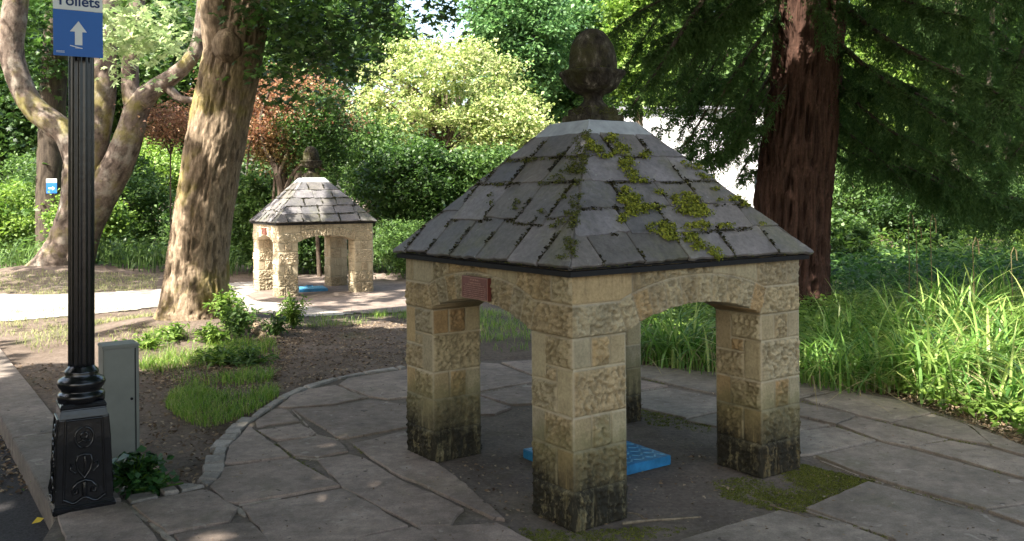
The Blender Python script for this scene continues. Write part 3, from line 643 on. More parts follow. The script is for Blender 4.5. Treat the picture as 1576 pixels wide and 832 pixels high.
def build_pavilion():
    root = empty('stone_pavilion', (*PN, 0), TH)
    pm = [pillar_mesh([RF, IF, IF, LF], 1), pillar_mesh([RF, RF, LF, LF], 2), pillar_mesh([RF, IF, IF, LF], 3), pillar_mesh([IF, LF, RF, LF], 4)]
    for me, (x, y) in zip(pm, [(0, 0), (LEN-PA, 0), (0, LEN-PA), (LEN-PA, LEN-PA)]): o = link('pillar', me, M['stone'], root); o.location = (x, y, 0)
    hm = [head_mesh(1), head_mesh(2)]
    for k, (x, y, rz) in enumerate([(0, 0, 0), (LEN, 0, R(90)), (LEN, LEN, R(180)), (0, LEN, R(270))]):
        o = link('arched_wall', hm[(k+1) % 2], M['stone'], root); o.location = (x, y, 0); o.rotation_euler = (0, 0, rz)
    c = LEN/2; roof = empty('roof', (c, c, 0)); roof.parent = root; sm = [slope_mesh(21, [0, .2, .395, .59, .79, 1.0]), slope_mesh(35, [0, .31, .59, .79, 1.0], .03)]
    for k in range(4): o = link('slate_slope', sm[k % 2], M['slate'], roof); o.rotation_euler = (0, 0, R(90)*k)
    gd = np.random.default_rng(77); kk = (RH-CAPH)/SL
    for key, rots in ((21, (0, 2)), (35, (3, 1))):
        Q = []
        for x0, s0, x1, s1 in JL[key]:
            n = int(math.hypot(x1-x0, s1-s0)*520*(.7 if s0 == s1 else 1)); t = gd.uniform(0, 1, n); xs = x0+(x1-x0)*t; ss = s0+(s1-s0)*t
            dens = fbm(xs*7+key, ss*7, 0*xs, key, 3) > .44
            for a, b in zip(xs[dens], ss[dens]):
                if abs(a) < RH-kk*b-.01 and .0 < b < SL: Q.append(roof_pt(a+gd.normal()*.004, b+gd.normal()*.003-(.006 if s0 == s1 else 0), (.005 if s0 == s1 else .011)+abs(gd.normal())*.004))
        v, f, t = leaf_quads(np.array(Q), .015, aspect=.8, upb=.6, seed=key, curl=.1); me = npmesh('joint_debris', v, f, {'tint': t})
        for rr in rots: o = link('joint_debris', me, M['debris'], roof); o['kind'] = 'stuff'; o.rotation_euler = (0, 0, R(90)*rr)
    mb = MB()   # dark underlay below the slates
    rh = RH-.022; tz = CAPZ-.03
    mb.add([(sx*rh, sy*rh, HE-.014) for sx, sy in ((-1, -1), (1, -1), (1, 1), (-1, 1))]+[(sx*rh, sy*rh, HE-.002) for sx, sy in ((-1, -1), (1, -1), (1, 1), (-1, 1))]+[(sx*(CAPH-.01), sy*(CAPH-.01), tz) for sx, sy in ((-1, -1), (1, -1), (1, 1), (-1, 1))],
        [(3, 2, 1, 0), (8, 9, 10, 11)]+[(a+i, a+(i+1) % 4, a+4+(i+1) % 4, a+4+i) for a in (0, 4) for i in range(4)])
    mb.build('roof_boards', M['seam'], roof)
    mb = MB(); mb.box((0, 0, HE-.031), (2*(RH-.010), 2*(RH-.010), .026)); mb.build('eaves_board', M['seam'], roof)
    mb = MB()   # mortared hips
    for sx, sy in ((-1, -1), (1, -1), (1, 1), (-1, 1)):
        pts = [(sx*(RH+(CAPH-RH)*t)+.004*math.sin(t*31), sy*(RH+(CAPH-RH)*t), HE-.004+(CAPZ-HE)*t+.003*math.sin(t*47)) for t in np.linspace(0.0, 1, 30)]
        mb.tube(pts, .011, 6)
    mb.build('hip_mortar', M['slate'], roof, True)
    # lead cap
    mb = MB(); h0, h1 = CAPH+.006, .178
    prof = [(h0, CAPZ-.014), (h0+.002, CAPZ-.004), (h1, CAPZ+.074), (h1-.012, CAPZ+.079)]
    ring = lambda h, z: [(-h, -h, z), (h, -h, z), (h, h, z), (-h, h, z)]
    V = [p for h, z in prof for p in ring(h, z)]; mb.add(V, [(a*4+i, a*4+(i+1) % 4, a*4+4+(i+1) % 4, a*4+4+i) for a in range(3) for i in range(4)]+[(12, 13, 14, 15), (3, 2, 1, 0)])
    for sx, sy in ((-1, -1), (1, -1), (1, 1), (-1, 1)): mb.tube([(sx*h0, sy*h0, CAPZ-.004), (sx*h1, sy*h1, CAPZ+.075)], .006, 6)
    mb.build('lead_flashing', M['lead'], roof)
    # acorn finial: plinth, cup, nut
    fin = empty('finial', (c, c, CAPZ+.078)); fin.parent = root
    mb = MB(); mb.box((0, 0, .02), (.27, .27, .045)); mb.box((0, 0, .06), (.22, .22, .045)); mb.build('plinth', M['finial'], fin, bevel=.008)
    wob = lambda amp, s: (lambda r, z, a: r*(1+amp*(float(vn(math.cos(a)*3+9, math.sin(a)*3+9, z*22+s, s))-.5)))
    mb = MB(); mb.lathe([(.10, .075), (.085, .10), (.062, .125), (.056, .145), (.066, .165), (.105, .18), (.145, .205), (.168, .235), (.176, .258), (.184, .272), (.195, .282), (.197, .296), (.190, .306), (.165, .308), (.15, .306), (.12, .30)], 64, rad=wob(.10, 3)); mb.build('acorn_cup', M['finial'], fin, True)
    mb = MB(); mb.lathe([(.12, .295), (.14, .305), (.144, .33), (.144, .36), (.140, .40), (.134, .43), (.126, .46), (.112, .49), (.092, .52), (.066, .545), (.035, .56), (.008, .566)], 64, rad=wob(.10, 5)); mb.build('acorn_nut', M['finial'], fin, True)
    # plaque on the left facade
    pq = MB(); t0 = 0
    u0, u1, z0, z1 = 1.02, 1.285, 1.03, 1.155
    return root, roof, fin
root, roof, fin = build_pavilion()
tag(root, 'small stone pavilion in front with mossy slate roof and acorn finial above blue hatch', 'pavilion')
RM = Matrix.Translation((*PN, 0)) @ Matrix.Rotation(TH, 4, 'Z'); RMi = RM.inverted()
def to_local(p): return RMi @ Vector(p)
def ray_local(px, py):
    a = to_local((0, 0, EYE)); b = to_local(DP(px, py, 5.)); return a, (b-a)
def hit_left(px, py, off=0):     # facade x=0 of the pavilion frame
    a, d = ray_local(px, py); t = (-off-a.x)/d.x; return a+d*t
def plaque():
    cn = [hit_left(*p, .036) for p in ((711, 423), (752, 428.5), (750, 463), (711, 457.5))]
    y1 = (cn[0].y+cn[3].y)/2; y0 = (cn[1].y+cn[2].y)/2; zt = (cn[0].z+cn[1].z)/2; zb = (cn[2].z+cn[3].z)/2
    mb = MB(); mb.box((-.026, (y0+y1)/2, (zt+zb)/2), (.022, y1-y0, zt-zb)); p = mb.build('plaque', M['plaque'], root, bevel=.0015)
    mb = MB(); W, H = y1-y0, zt-zb; x = -.0382
    for (yy, zz, a, b) in (((y0+y1)/2, zt-.004, W-.004, .0022), ((y0+y1)/2, zb+.004, W-.004, .0022), (y0+.003, (zt+zb)/2, .0022, H-.01), (y1-.003, (zt+zb)/2, .0022, H-.01)): mb.box((x, yy, zz), (.002, a, b))
    mb.build('plaque_border', M['plaquelit'], p)
    mb = MB(); g = random.Random(4)
    def line(z, wd, h, gap):
        y = (y0+y1)/2-wd/2
        while y < (y0+y1)/2+wd/2:
            l = g.uniform(.003, .006)*h/.006; mb.box((x, y, z+g.uniform(-.1, .1)*h), (.0015, l*.55, h*g.uniform(.5, 1))); y += l+(gap if g.random() < .2 else .0012)
    line(zt-.018, W*.35, .009, .006); line(zt-.034, W*.45, .009, .006); line(zt-.046, W*.7, .006, .006)
    for k in range(6): line(zt-.058-k*.0105, W*.84, .0045, .005)
    mb.build('plaque_lettering', M['plaquelit'], p)
    # second, smaller layer of wear: nothing
plaque()
# moss on the roof
def roof_hit(px, py, face):
    """face 0 = slope above the right facade (-y), 3 = slope above the left facade (-x); returns roof-local point"""
    a, d = ray_local(px, py); c = Vector((LEN/2, LEN/2, 0)); a = a-c
    if face == 0: n = Vector((0, -math.sin(SA), math.cos(SA))); p0 = Vector(roof_pt(0, 0, .016))
    else: n = Vector((-math.sin(SA), 0, math.cos(SA))); q = roof_pt(0, 0, .016); p0 = Vector((q[1], 0, q[2]))
    t = (p0-a).dot(n)/d.dot(n); return np.array(a+d*t), np.array(n)
def roof_moss():
    g = np.random.default_rng(5); S = 2.388; o = lambda x, y: (600+x/S, 160+y/S)
    def blob(pts, face, dens, r):
        P = []
        for (x, y, rx, ry) in pts:
            k = int(dens*rx*ry/60)+2
            for _ in range(k):
                a = g.uniform(0, 6.28); q = math.sqrt(g.uniform())
                n_ = .75+.5*float(vn(x*.05+math.cos(a)*1.3, y*.05+math.sin(a)*1.3, 0, 3))
                hp, n = roof_hit(*o(x+math.cos(a)*q*rx*n_, y+math.sin(a)*q*ry*n_), face); P.append(hp)
        return P, n, r
    A = [(815,125,22,18),(850,165,30,20),(870,215,30,25),(885,255,25,22),(900,280,18,10),(760,165,25,15),(735,140,14,18),(940,188,28,10),(790,190,30,8),
         (880,350,40,28),(905,385,45,20),(970,375,40,10),(1080,345,50,25),(1110,385,60,28),(1150,395,30,15),(1145,445,30,14),(1000,455,50,22),(1030,485,30,20),(860,315,20,15),(855,418,18,14),
         (1235,445,40,7),(1105,490,22,22),(1140,520,30,14),(1190,540,20,18),(1210,560,14,10),(935,280,14,8),(990,322,14,8),(1100,450,20,10)]
    Bl = [(690,150,12,30),(720,130,10,20),(680,215,26,30),(655,240,30,16),(620,275,30,14),(700,245,25,12),(690,285,10,14),(470,210,50,4),(560,200,45,4),(640,185,30,4),(400,296,40,3),(560,290,40,3),
          (650,400,22,12),(670,370,10,40),(670,440,8,30),(620,430,25,8),(470,360,12,10),(460,380,10,14),(370,350,8,20),(560,390,8,16),(640,340,8,8),(655,500,14,10),(650,520,10,18),(630,560,12,8),(600,450,14,6),(440,200,12,5),(505,205,15,4)]
    Pa, na, r = blob(A, 0, 2.9, .012); Pb, nb_, _ = blob(Bl, 3, 1.5, .010)
    P2, _, _ = blob([(1130,235,20,12),(1150,262,26,12),(1170,270,20,6),(1260,345,20,10),(1290,350,30,10),(1310,368,20,10),(1100,225,15,8),(1215,352,12,8),(1080,215,8,5),(1200,310,20,8),(1370,438,20,3)], 0, 2.2, .011)
    # along the near hip
    hip = []
    for t in g.uniform(0, 1, 260)**.9:
        if vn(np.array([t*9]), 0., 0., 12)[0] < .4: continue
        h = RH+(CAPH-RH)*t; hip.append((-h+g.normal()*.008, -h+g.normal()*.008, HE+.008+(CAPZ-HE)*t))
    foliage('moss', [moss_geo(np.array(Pa), na, .026, 1), moss_geo(np.array(P2), na, .022, 2)], M['moss'], roof)
    rest = []
    for k in range(500):     # thin moss in slate joints of both visible slopes
        rr = g.integers(0, 5); s = [0, .2, .395, .59, .79][rr]*SL-.004; hw = RH-(RH-CAPH)*s/SL; x = g.uniform(-hw, hw)
        if fbm(np.array([x*3.]), np.array([s*3.+9]), np.array([0.]), 4)[0] < .5: continue
        q = roof_pt(x, s, .0); rest.append(q if g.uniform() < .5 else (q[1], -q[0], q[2]))
    foliage('moss', [moss_geo(np.array(Pb), nb_, .021, 3), moss_geo(np.array(hip), np.array([-.5, -.5, .7]), .017, 4), moss_geo(np.array(rest), np.array([0, -.5, .7]), .008, 5)], M['mossdk'], roof)
    # moss fringe on the finial
    a = g.uniform(0, 6.28, 150); P = np.stack([.183*np.cos(a), .183*np.sin(a), .30+g.normal(size=150)*.006], 1)
    b = g.uniform(0, 6.28, 260); Q = np.stack([.125*np.cos(b), .125*np.sin(b), g.uniform(.03, .09, 260)], 1)
    foliage('moss', [moss_geo(P, np.array([0, 0, 1.]), .009, 8), moss_geo(Q, np.array([0, 0, 1.]), .009, 9)], M['mossdk'], fin)
# far pavilion: a copy of the first, before the first one gets its moss
def copy_tree(o, parent=None):
    c = o.copy(); COL.objects.link(c); c.parent = parent
    for ch in [x for x in COL.objects if x.parent == o]: copy_tree(ch, c)
    return c
far = copy_tree(root); fp = DP(429, 459, 14.7); far.location = (fp[0], fp[1], fp[2]); far.rotation_euler = (0, 0, R(30))
tag(far, 'distant stone pavilion in dappled sun behind the big leaning tree', 'pavilion')
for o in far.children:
    if o.name.startswith(('pillar', 'arched_wall')): o.material_slots[0].link = 'OBJECT'; o.material_slots[0].material = M['stone_clean_sunlit']
roof_moss()
FARZ = fp[2]

# blue hatch inside the pavilion
def hatch(loc_root, rz, c, label, size=(.62, .52)):
    r = empty('hatch_cover', loc_root, rz); tag(r, label, 'hatch cover')
    mb = MB(); mb.box((0, 0, .035), (size[0], size[1], .055)); mb.build('lid', M['blue'], r, bevel=.004)
    mb = MB(); g = random.Random(2)
    nx, ny = 13, 9
    for i in range(nx):
        for j in range(ny):
            x = (i+.5)/nx*size[0]-size[0]/2; y = (j+.5)/ny*size[1]-size[1]/2; mb.box((x*.95, y*.95, .0645), (.044, .011, .005), R(45 if (i+j) % 2 else -45))
    mb.build('tread_plate', M['blueworn'], r)
    mb = MB(); mb.tube([(-.06, size[1]*.36, .06), (-.05, size[1]*.37, .085), (.05, size[1]*.37, .085), (.06, size[1]*.36, .06)], .008, 8); mb.build('handle', M['blue'], r, True)
    mb = MB(); mb.box((0, size[1]/2+.016, .045), (.12, .03, .06)); mb.build('hinge', M['blue'], r, bevel=.004)
    return r
def blue():
    # corner nearest right: (1035,697) top; front edge runs to the near pillar
    a = G(1035, 697, .07); b = G(791, 683, .07); l = G(968, 668, .07)
    return a, b, l
ba, bb, bl_ = blue()
cen = (ba+bb)/2
hatch((cen[0]+.02, cen[1]-.06, .004), TH-R(0), None, 'blue steel hatch cover with raised tread lying inside the near pavilion', (.62, .62))
hp = Matrix.Translation(far.location) @ Matrix.Rotation(R(30), 4, 'Z') @ Vector((.8, .8, .0))
hatch(tuple(hp), R(22), None, 'blue steel hatch cover seen through the opening of the distant pavilion', (.5, .5))

# ------------------------------------------------------------------ lamp post and its sign
LP = np.array([-2.2397, 4.6272]); LR = R(32)
LP = LP-np.array([.024, 0]); lp = empty('lamp_post', (*LP, .004), LR); lp.rotation_euler = (Matrix.Rotation(.0097, 3, 'Y') @ Matrix.Rotation(LR, 3, 'Z')).to_euler(); tag(lp, 'black fluted cast iron lamp post with square ornamental base on the kerb', 'lamp post')
def plinth():
    mb = MB(); prof = [(.178, 0), (.178, .03), (.166, .045), (.160, .12), (.149, .36), (.139, .47), (.132, .50), (.128, .515), (.132, .52), (.132, .535), (.12, .545)]
    V = []; n = 4
    for h, z in prof: h *= .82; V += [(-h, -h, z), (h, -h, z), (h, h, z), (-h, h, z)]
    mb.add(V, [(a*4+i, a*4+(i+1) % 4, a*4+4+(i+1) % 4, a*4+4+i) for a in range(len(prof)-1) for i in range(4)]+[(3, 2, 1, 0), tuple(len(prof)*4-4+i for i in range(4))])
    mb.build('base', M['iron'], lp, bevel=.004)
    # raised corner ribs, panel ornaments on all four faces
    mb = MB()
    for k in range(4):
        Rk = Matrix.Rotation(R(90)*k, 4, 'Z')
        def fp(u, z, off=0): h = float(np.interp(z, [0, .045, .12, .36, .47], [.178, .166, .160, .149, .139]))*.82; return tuple(Rk @ Vector((u*.82, -h-off, z)))
        for u in (-.12, .12): mb.tube([fp(u*(1-.16*(z/.5)), z, .002) for z in np.linspace(.06, .47, 12)], .006, 6)
        mb.tube([fp(u, .062+.012*math.cos(u*50), .003) for u in np.linspace(-.12, .12, 16)], .008, 6); mb.tube([fp(u, .465, .002) for u in np.linspace(-.10, .10, 6)], .006, 6)
        mb.tube([fp(.052*math.cos(a), .375+.052*math.sin(a), .004) for a in np.linspace(0, 2*math.pi, 25)], .0065, 6)
        mb.tube([fp(.018*math.cos(a), .385+.018*math.sin(a), .006) for a in np.linspace(0, 2*math.pi, 13)], .007, 6)
        mb.tube([fp(-.03, .35, .004), fp(-.01, .362, .008), (fp(.012, .352, .008)), fp(.03, .36, .004)], .006, 6)
        # shield with scrolls below
        for sx in (-1, 1):
            mb.tube([fp(sx*u, z, .004) for u, z in ((0, .29), (.035, .285), (.045, .25), (.035, .21), (.01, .18), (0, .17))], .006, 6)
            mb.tube([fp(sx*u, z, .004) for u, z in ((.0, .16), (.04, .15), (.07, .12), (.06, .095), (.04, .10), (.045, .12))], .008, 6)
            mb.tube([fp(sx*u, z, .004) for u, z in ((.05, .20), (.08, .22), (.075, .25), (.06, .24))], .006, 6)
        mb.tube([fp(0, .28, .006), fp(.008, .24, .012), fp(0, .19, .006)], .008, 6); mb.tube([fp(0, .15, .006), fp(0, .11, .012), fp(0, .08, .006)], .012, 8)
    mb.build('ornament', M['iron'], lp, True)
    mb = MB(); mb.lathe([(.112, .54), (.114, .575), (.108, .585), (.098, .59), (.095, .60), (.108, .615), (.117, .635), (.110, .655), (.092, .665), (.080, .675), (.084, .69), (.080, .70), (.066, .715), (.058, .73)], 36); mb.build('collar', M['iron'], lp, True)
    mb = MB(); nfl = 14
    def flute(r, z, a): return r*(1-.10*abs(math.sin(nfl*a/2))**.6 * (1 if .75 < z < 3.5 else 0)) if False else r*(.90+.10*abs(math.cos(nfl*a/2))**2.2)
    mb.lathe([(.063, .71), (.0635, .74), (.063, 1.6), (.0605, 2.6), (.058, 3.4)], 112, rad=flute); mb.build('fluted_column', M['iron'], lp, True)
    mb = MB(); mb.lathe([(.08, 3.39), (.085, 3.43), (.07, 3.47), (.05, 3.6), (.03, 3.62)], 24); mb.build('column_cap', M['iron'], lp, True)
plinth()
def textmesh(name, s, size, mat, parent, loc, rot, bold=0.0, ext=.001):
    cu = bpy.data.curves.new(name, 'FONT'); cu.body = s; cu.size = size; cu.align_x = 'CENTER'; cu.align_y = 'CENTER'; cu.extrude = ext; cu.offset = bold
    t = bpy.data.objects.new('tmp', cu); COL.objects.link(t); dg = bpy.context.evaluated_depsgraph_get(); me = bpy.data.meshes.new_from_object(t.evaluated_get(dg)); bpy.data.objects.remove(t)
    o = link(name, me, mat, parent); o.location = loc; o.rotation_euler = rot; return o
def lampsign():
    rz = LR; P0 = DP(82, 84, 4.43); W = .228; ux = np.array([math.cos(rz), math.sin(rz), 0]); c = P0+ux*W/2; zb = P0[2]
    r = empty('toilets_sign', (c[0], c[1], zb), rz); tag(r, 'blue and white toilets sign with upward arrow clamped high on lamp post', 'sign')
    mb = MB(); mb.box((0, 0, .115), (W, .004, .232)); b = mb.build('blue_panel', M['signblue'], r, bevel=.001)
    mb = MB(); mb.box((0, -.0006, .295), (W, .004, .126)); mb.build('white_panel', M['signwhite'], r, bevel=.001)
    textmesh('lettering', 'Toilets', .073, M['navy'], r, (0, -.0038, .277), (R(90), 0, 0), .0013, .0006)
    mb = MB(); y = -.0035
    ar = [(-.016, .055), (.018, .055), (.018, .122), (.0385, .122), (.001, .176), (-.0385, .122), (-.016, .122)]
    n = len(ar); mb.add([(x, y-.0005, z+.002) for x, z in ar]+[(x, y+.003, z+.002) for x, z in ar], [tuple(range(n)), tuple(range(2*n-1, n-1, -1))]+[(i, n+i, n+(i+1) % n, (i+1) % n) for i in range(n)])
    mb.build('arrow', M['signwhite'], r)
    mb = MB(); mb.box((0, -.0026, .042), (.03, .002, .003)); mb.build('scratch', M['signwhite'], r)
    mb = MB(); mb.box((-.01, -.0028, .047), (.058, .002, .004), M=Matrix.Translation((-.01, 0, .047)) @ Matrix.Rotation(R(12), 4, 'Y') @ Matrix.Translation((.01, 0, -.047)))
    mb.build('scratch', M['signwhite'], r); mb = MB()
    for k in range(2): mb.box((-.082, -.0026, .022-k*.006), (.038, .002, .0022))
    mb.build('small_print', M['signwhite'], r)
    for z in (.03, .2, .33): mb = MB(); mb.box((0, .04, z), (.12, .07, .02)); mb.build('clamp', M['lead'], r)
lampsign()
# service cabinet
cb = G(166, 722); cab = empty('service_cabinet', (cb[0]+.02, cb[1]+.11, -.02), R(34)); tag(cab, 'narrow grey green metal service cabinet standing behind the lamp post', 'cabinet')
mb = MB(); mb.box((0, 0, .355), (.198, .17, .75)); mb.build('body', M['cab'], cab, bevel=.006)
mb = MB(); mb.box((0, 0, .736), (.206, .178, .020)); mb.build('lid', M['cab'], cab, bevel=.005)
mb = MB(); mb.box((.078, -.0865, .37), (.005, .004, .70)); mb.build('door_seam', M['seam'], cab)
mb = MB(); mb.box((-.012, -.0875, .37), (.166, .005, .70)); mb.build('door', M['cab'], cab, bevel=.002)
mb = MB(); mb.lathe([(.008, 0), (.008, .006), (.004, .007)], 10); o = mb.build('lock', M['seam'], cab); o.location = (.055, -.09, .42); o.rotation_euler = (R(90), 0, 0)

# ------------------------------------------------------------------ trees: trunks
def LM(pxs, d, scale=None, dd=0):   # list of (px,py,rpx[,depth offset]) -> points, radii
    pts = []; rad = []
    for q in pxs: dq = d+(q[3] if len(q) > 3 else 0); pts.append(DP(q[0], q[1], dq)); rad.append(q[2]/F_PX*dq)
    return pts, rad
def P3(l): return l
DB = float(BIG[1])
big = empty('leaning_tree', tuple(GZ(300, 500))); tag(big, 'big tree with thick furrowed mossy trunk leaning right beside the far pavilion', 'tree')
def local(parts, root):
    o = np.array(root.location); return [([p-o for p in pts], rad, n, rows) for pts, rad, n, rows in parts]
sc_r = lambda q, f=.86: (q[0], [r*f for r in q[1]])
tb = sc_r(LM([(296, 530, 84), (297, 505, 72), (300, 470, 60), (303, 420, 54), (309, 360, 51), (320, 290, 50), (334, 210, 50), (349, 130, 50), (364, 60, 50), (378, 0, 45), (392, -70, 38), (400, -200, 34), (395, -420, 28), (380, -700, 18)], DB))
fork = LM([(352, 100, 34), (342, 40, 30, -.1), (332, -30, 26, -.2), (315, -130, 22, -.4), (280, -330, 16, -.8)], DB)
def root_l(p0, p1, p2, r): return ([GZ(*p0)+np.array([0, 0, .25]), GZ(*p1)+np.array([0, 0, .03]), GZ(*p2)+np.array([0, 0, -.08])], [r, r*.7, r*.3])
rts = [root_l((340, 495), (392, 503), (424, 545), .09)]
scar = LM([(350, 50, 12, -.22), (351, 66, 24, -.27), (352, 84, 22, -.27), (353, 98, 6, -.25)], DB)
trunk('trunk', local([(*tb, 160, 420), (*fork, 40, 60), (*scar, 30, 30)]+[(*q, 24, 24) for q in rts], big), M['bark_big'], big, 3, ridge=.13, stretch=5.5, knob=.07)
lt = empty('forked_tree', tuple(GZ(100, 417))); tag(lt, 'many-stemmed tree with sunlit smooth trunk and curved left limb behind the lamp post', 'tree')
D2 = float(LEFT[1])-.1
lim = [LM([(78, 432, 46), (88, 412, 36), (100, 385, 30), (110, 350, 27), (120, 310, 25), (126, 270, 27), (130, 235, 26)], D2),
       LM([(128, 262, 24), (108, 212, 21), (82, 190, 19), (52, 165, 17), (30, 125, 17), (18, 75, 17), (22, 20, 18), (30, -40, 16), (28, -160, 12)], D2),
       LM([(135, 270, 22), (150, 210, 18), (160, 140, 17), (163, 60, 16), (168, -30, 14), (175, -160, 9)], D2, None),
       LM([(118, 400, 26), (132, 350, 25), (155, 300, 25), (180, 255, 23), (200, 205, 20), (212, 165, 18), (235, 138, 14), (265, 118, 12), (292, 92, 11), (308, 55, 11), (314, 0, 10), (318, -80, 8)], D2),
       LM([(208, 178, 15), (200, 120, 13), (206, 50, 12), (215, -30, 10), (225, -150, 7)], D2),
       LM([(250, 125, 8), (275, 150, 6), (300, 155, 4), (330, 165, 2)], D2)]
trunk('trunk', local([(*q, 36, 70) for q in lim], lt), M['bark_left'], lt, 20, ridge=.10, stretch=2.5, knob=.10)
dk = empty('dark_trunk_tree', tuple(GZ(78, 400))); tag(dk, 'straight dark-trunked tree with a small arrow sign behind the forked tree', 'tree')
D3 = D2+3.2
trunk('trunk', local([(*LM([(78, 415, 26), (78, 380, 21), (77, 300, 20), (80, 200, 19), (84, 100, 18), (88, 0, 16), (90, -150, 12)], D3), 30, 60)], dk), M['bark_dark'], dk, 40, ridge=.12)
def smallsign():
    c = DP(79.5, 287, D3-.42); r = empty('toilets_sign', tuple(c), R(-6)); tag(r, 'tiny blue and white sign with rightward arrow fixed to the dark trunk', 'sign')
    s = D3/F_PX; W = 17*s
    mb = MB(); mb.box((0, 0, -2*s), (W, .012, 16*s)); mb.build('blue_panel', M['signblue'], r)
    mb = MB(); mb.box((0, -.001, 9*s), (W, .012, 6*s)); mb.build('white_panel', M['signwhite'], r)
    textmesh('lettering', 'Toilets', 5.4*s, M['navy'], r, (0, -.009, 9*s), (R(90), 0, 0), .001, .001)
    mb = MB(); a = s; ar = [(-5, -.9), (1.5, -.9), (1.5, -3), (5.5, 0), (1.5, 3), (1.5, .9), (-5, .9)]; n = len(ar)
    mb.add([(x*a, -.008, (z-2.5)*a) for x, z in ar], [tuple(range(n))]); mb.build('arrow', M['signwhite'], r)
smallsign()
rw = empty('redwood_tree', tuple(GZ(1218, 478))); tag(rw, 'conifer with massive fibrous red-brown trunk and dark drooping foliage', 'tree'); D4 = 12.5
lim = [LM([(1214, 500, 70), (1215, 470, 60), (1216, 430, 56), (1217, 380, 55), (1221, 300, 54), (1227, 240, 53), (1235, 160, 50), (1242, 90, 49), (1249, 0, 50), (1256, -100, 47), (1262, -300, 42), (1268, -700, 30), (1270, -1100, 12)], D4)]
trunk('trunk', local([(*q, 150, 240) for q in lim], rw), M['bark_red'], rw, 50, ridge=.30, stretch=14, knob=.05)

# ------------------------------------------------------------------ shade-making canopy (crowns high above the frame)
LIT = [([(-900,380),(240,380),(400,440),(330,480),(400,520),(300,566),(215,575),(60,562),(0,600),(-300,640),(-900,700)], .95),
       ([(240,360),(760,360),(760,430),(400,445)], .84), ([(280,428),(660,428),(660,466),(500,478),(440,520),(280,530)], .88), ([(470,475),(640,475),(640,500),(470,512)], .3),
       ([(1350,600),(1400,560),(1470,500),(1620,480),(2100,480),(2100,690),(1580,676),(1430,634)], .95), ([(1230,446),(2100,446),(2100,448),(1500,450),(1380,600),(1230,590)], .08), ([(1230,380),(2100,380),(2100,446),(1230,446)], .38), ([(700,300),(2600,300),(2600,400),(700,400)], .25),
       ([(-3000,300),(700,300),(700,395),(-3000,395)], .93), ([(980,470),(1110,470),(1110,556),(980,556)], .3), ([(700,400),(980,400),(980,550),(700,550)], .18)]
def shade_keep(P, g):
    t = P[:, 2]/SV[2]; gx = P[:, 0]-SV[0]*t; gy = P[:, 1]-SV[1]*t; prob = np.full(len(P), 1.0); ok = gy > .6
    px, py = topx(gx, np.where(ok, gy, 1), 0*gx); lit = np.full(len(P), .02)
    for poly, v in LIT: lit = np.where(inpoly(px, py, poly) & ok, v, lit)
    # break the light into dapples about half a metre across
    dap = fbm(gx*1.6, gy*1.6, 0*gx, 77, 3); dap = np.clip((dap-.5)*3.2+.5, 0, 1)
    return np.where(lit < .05, True, dap > lit*1.0) & ((lit < .9) | (g.uniform(size=len(P)) < .15))
def canopy(name, parent, x0, x1, y0, y1, z0, z1, n, size, seed, mat, per=26, crad=.6):
    g = np.random.default_rng(seed); nc = n//per; c = np.stack([g.uniform(x0, x1, nc), g.uniform(y0, y1, nc), g.uniform(z0, z1, nc)], 1)
    c = c[c[:, 2] > EYE+.26*np.maximum(c[:, 1], 0)+1.6]
    P = (c[:, None]+g.normal(size=(len(c), per, 3))*crad*np.array([1, 1, .4])).reshape(-1, 3)
    P = P[P[:, 2] > EYE+.225*np.maximum(P[:, 1], 0)+.35]; P = P[shade_keep(P, g)]
    return foliage(name, [leaf_quads(P-np.array(parent.location), size, aspect=.85, upb=1.0, seed=seed+1)], mat, parent)
ov = empty('unseen_shade_tree', (-9.5, -4.5, -.1)); tag(ov, 'unseen broadleaf tree added behind the road with crown shaped to shade the paving', 'tree')  # out-of-view tree added, crown fitted to the wanted shade
trunk('trunk', [([np.array(p) for p in ((0, 0, -.2), (0, 0, 2), (.2, .2, 5), (.6, .6, 9), (.8, .9, 13))], [.5, .4, .34, .25, .1], 24, 40),
     ([np.array(p) for p in ((.2, .2, 4.5), (2, 1.5, 6.2), (4.5, 3.5, 7.3), (7, 5.5, 8))], [.2, .15, .1, .04], 14, 30), ([np.array(p) for p in ((.4, .4, 6), (3, -.5, 8), (6, -.8, 9))], [.18, .12, .04], 12, 24), ([np.array(p) for p in ((.4, .4, 6.5), (.8, 4, 8), (.5, 7, 9))], [.18, .12, .04], 12, 24)], M['bark_dark'], ov, 70)
canopy('crown', ov, -12, 4, -10, 4, 6, 10, 76000, .24, 101, L['maple'])
canopy('crown', big, -10, 4, 4, 14, 5.4, 10.5, 42000, .22, 102, L['maple'])
canopy('high_foliage', rw, 1, 13, 2, 16, 5.8, 12, 42000, .2, 103, L['conif'])

hd = empty('added_shade_hedge', (-9.5, 1.5, -.1)); tag(hd, 'tall dark hedge added out of view to shade the left pavilion faces', 'hedge')  # unseen hedge added to darken the pavilion's left faces
gh_ = np.random.default_rng(66); Ph = np.stack([gh_.uniform(-1.2, 1.2, 16000), gh_.uniform(-10, 5.5, 16000), gh_.uniform(0, 5.2, 16000)], 1); foliage('leaves', [leaf_quads(Ph, .24, aspect=.7, upb=.3, seed=67)], L['dark'], hd)
trunk('stem', [([np.array([0, y, -.1]), np.array([.1, y+.1, 2.2]), np.array([0, y, 4.4])], [.08, .06, .03], 8, 12) for y in np.arange(-9, 5, 1.6)], M['bark_dark'], hd, 71)
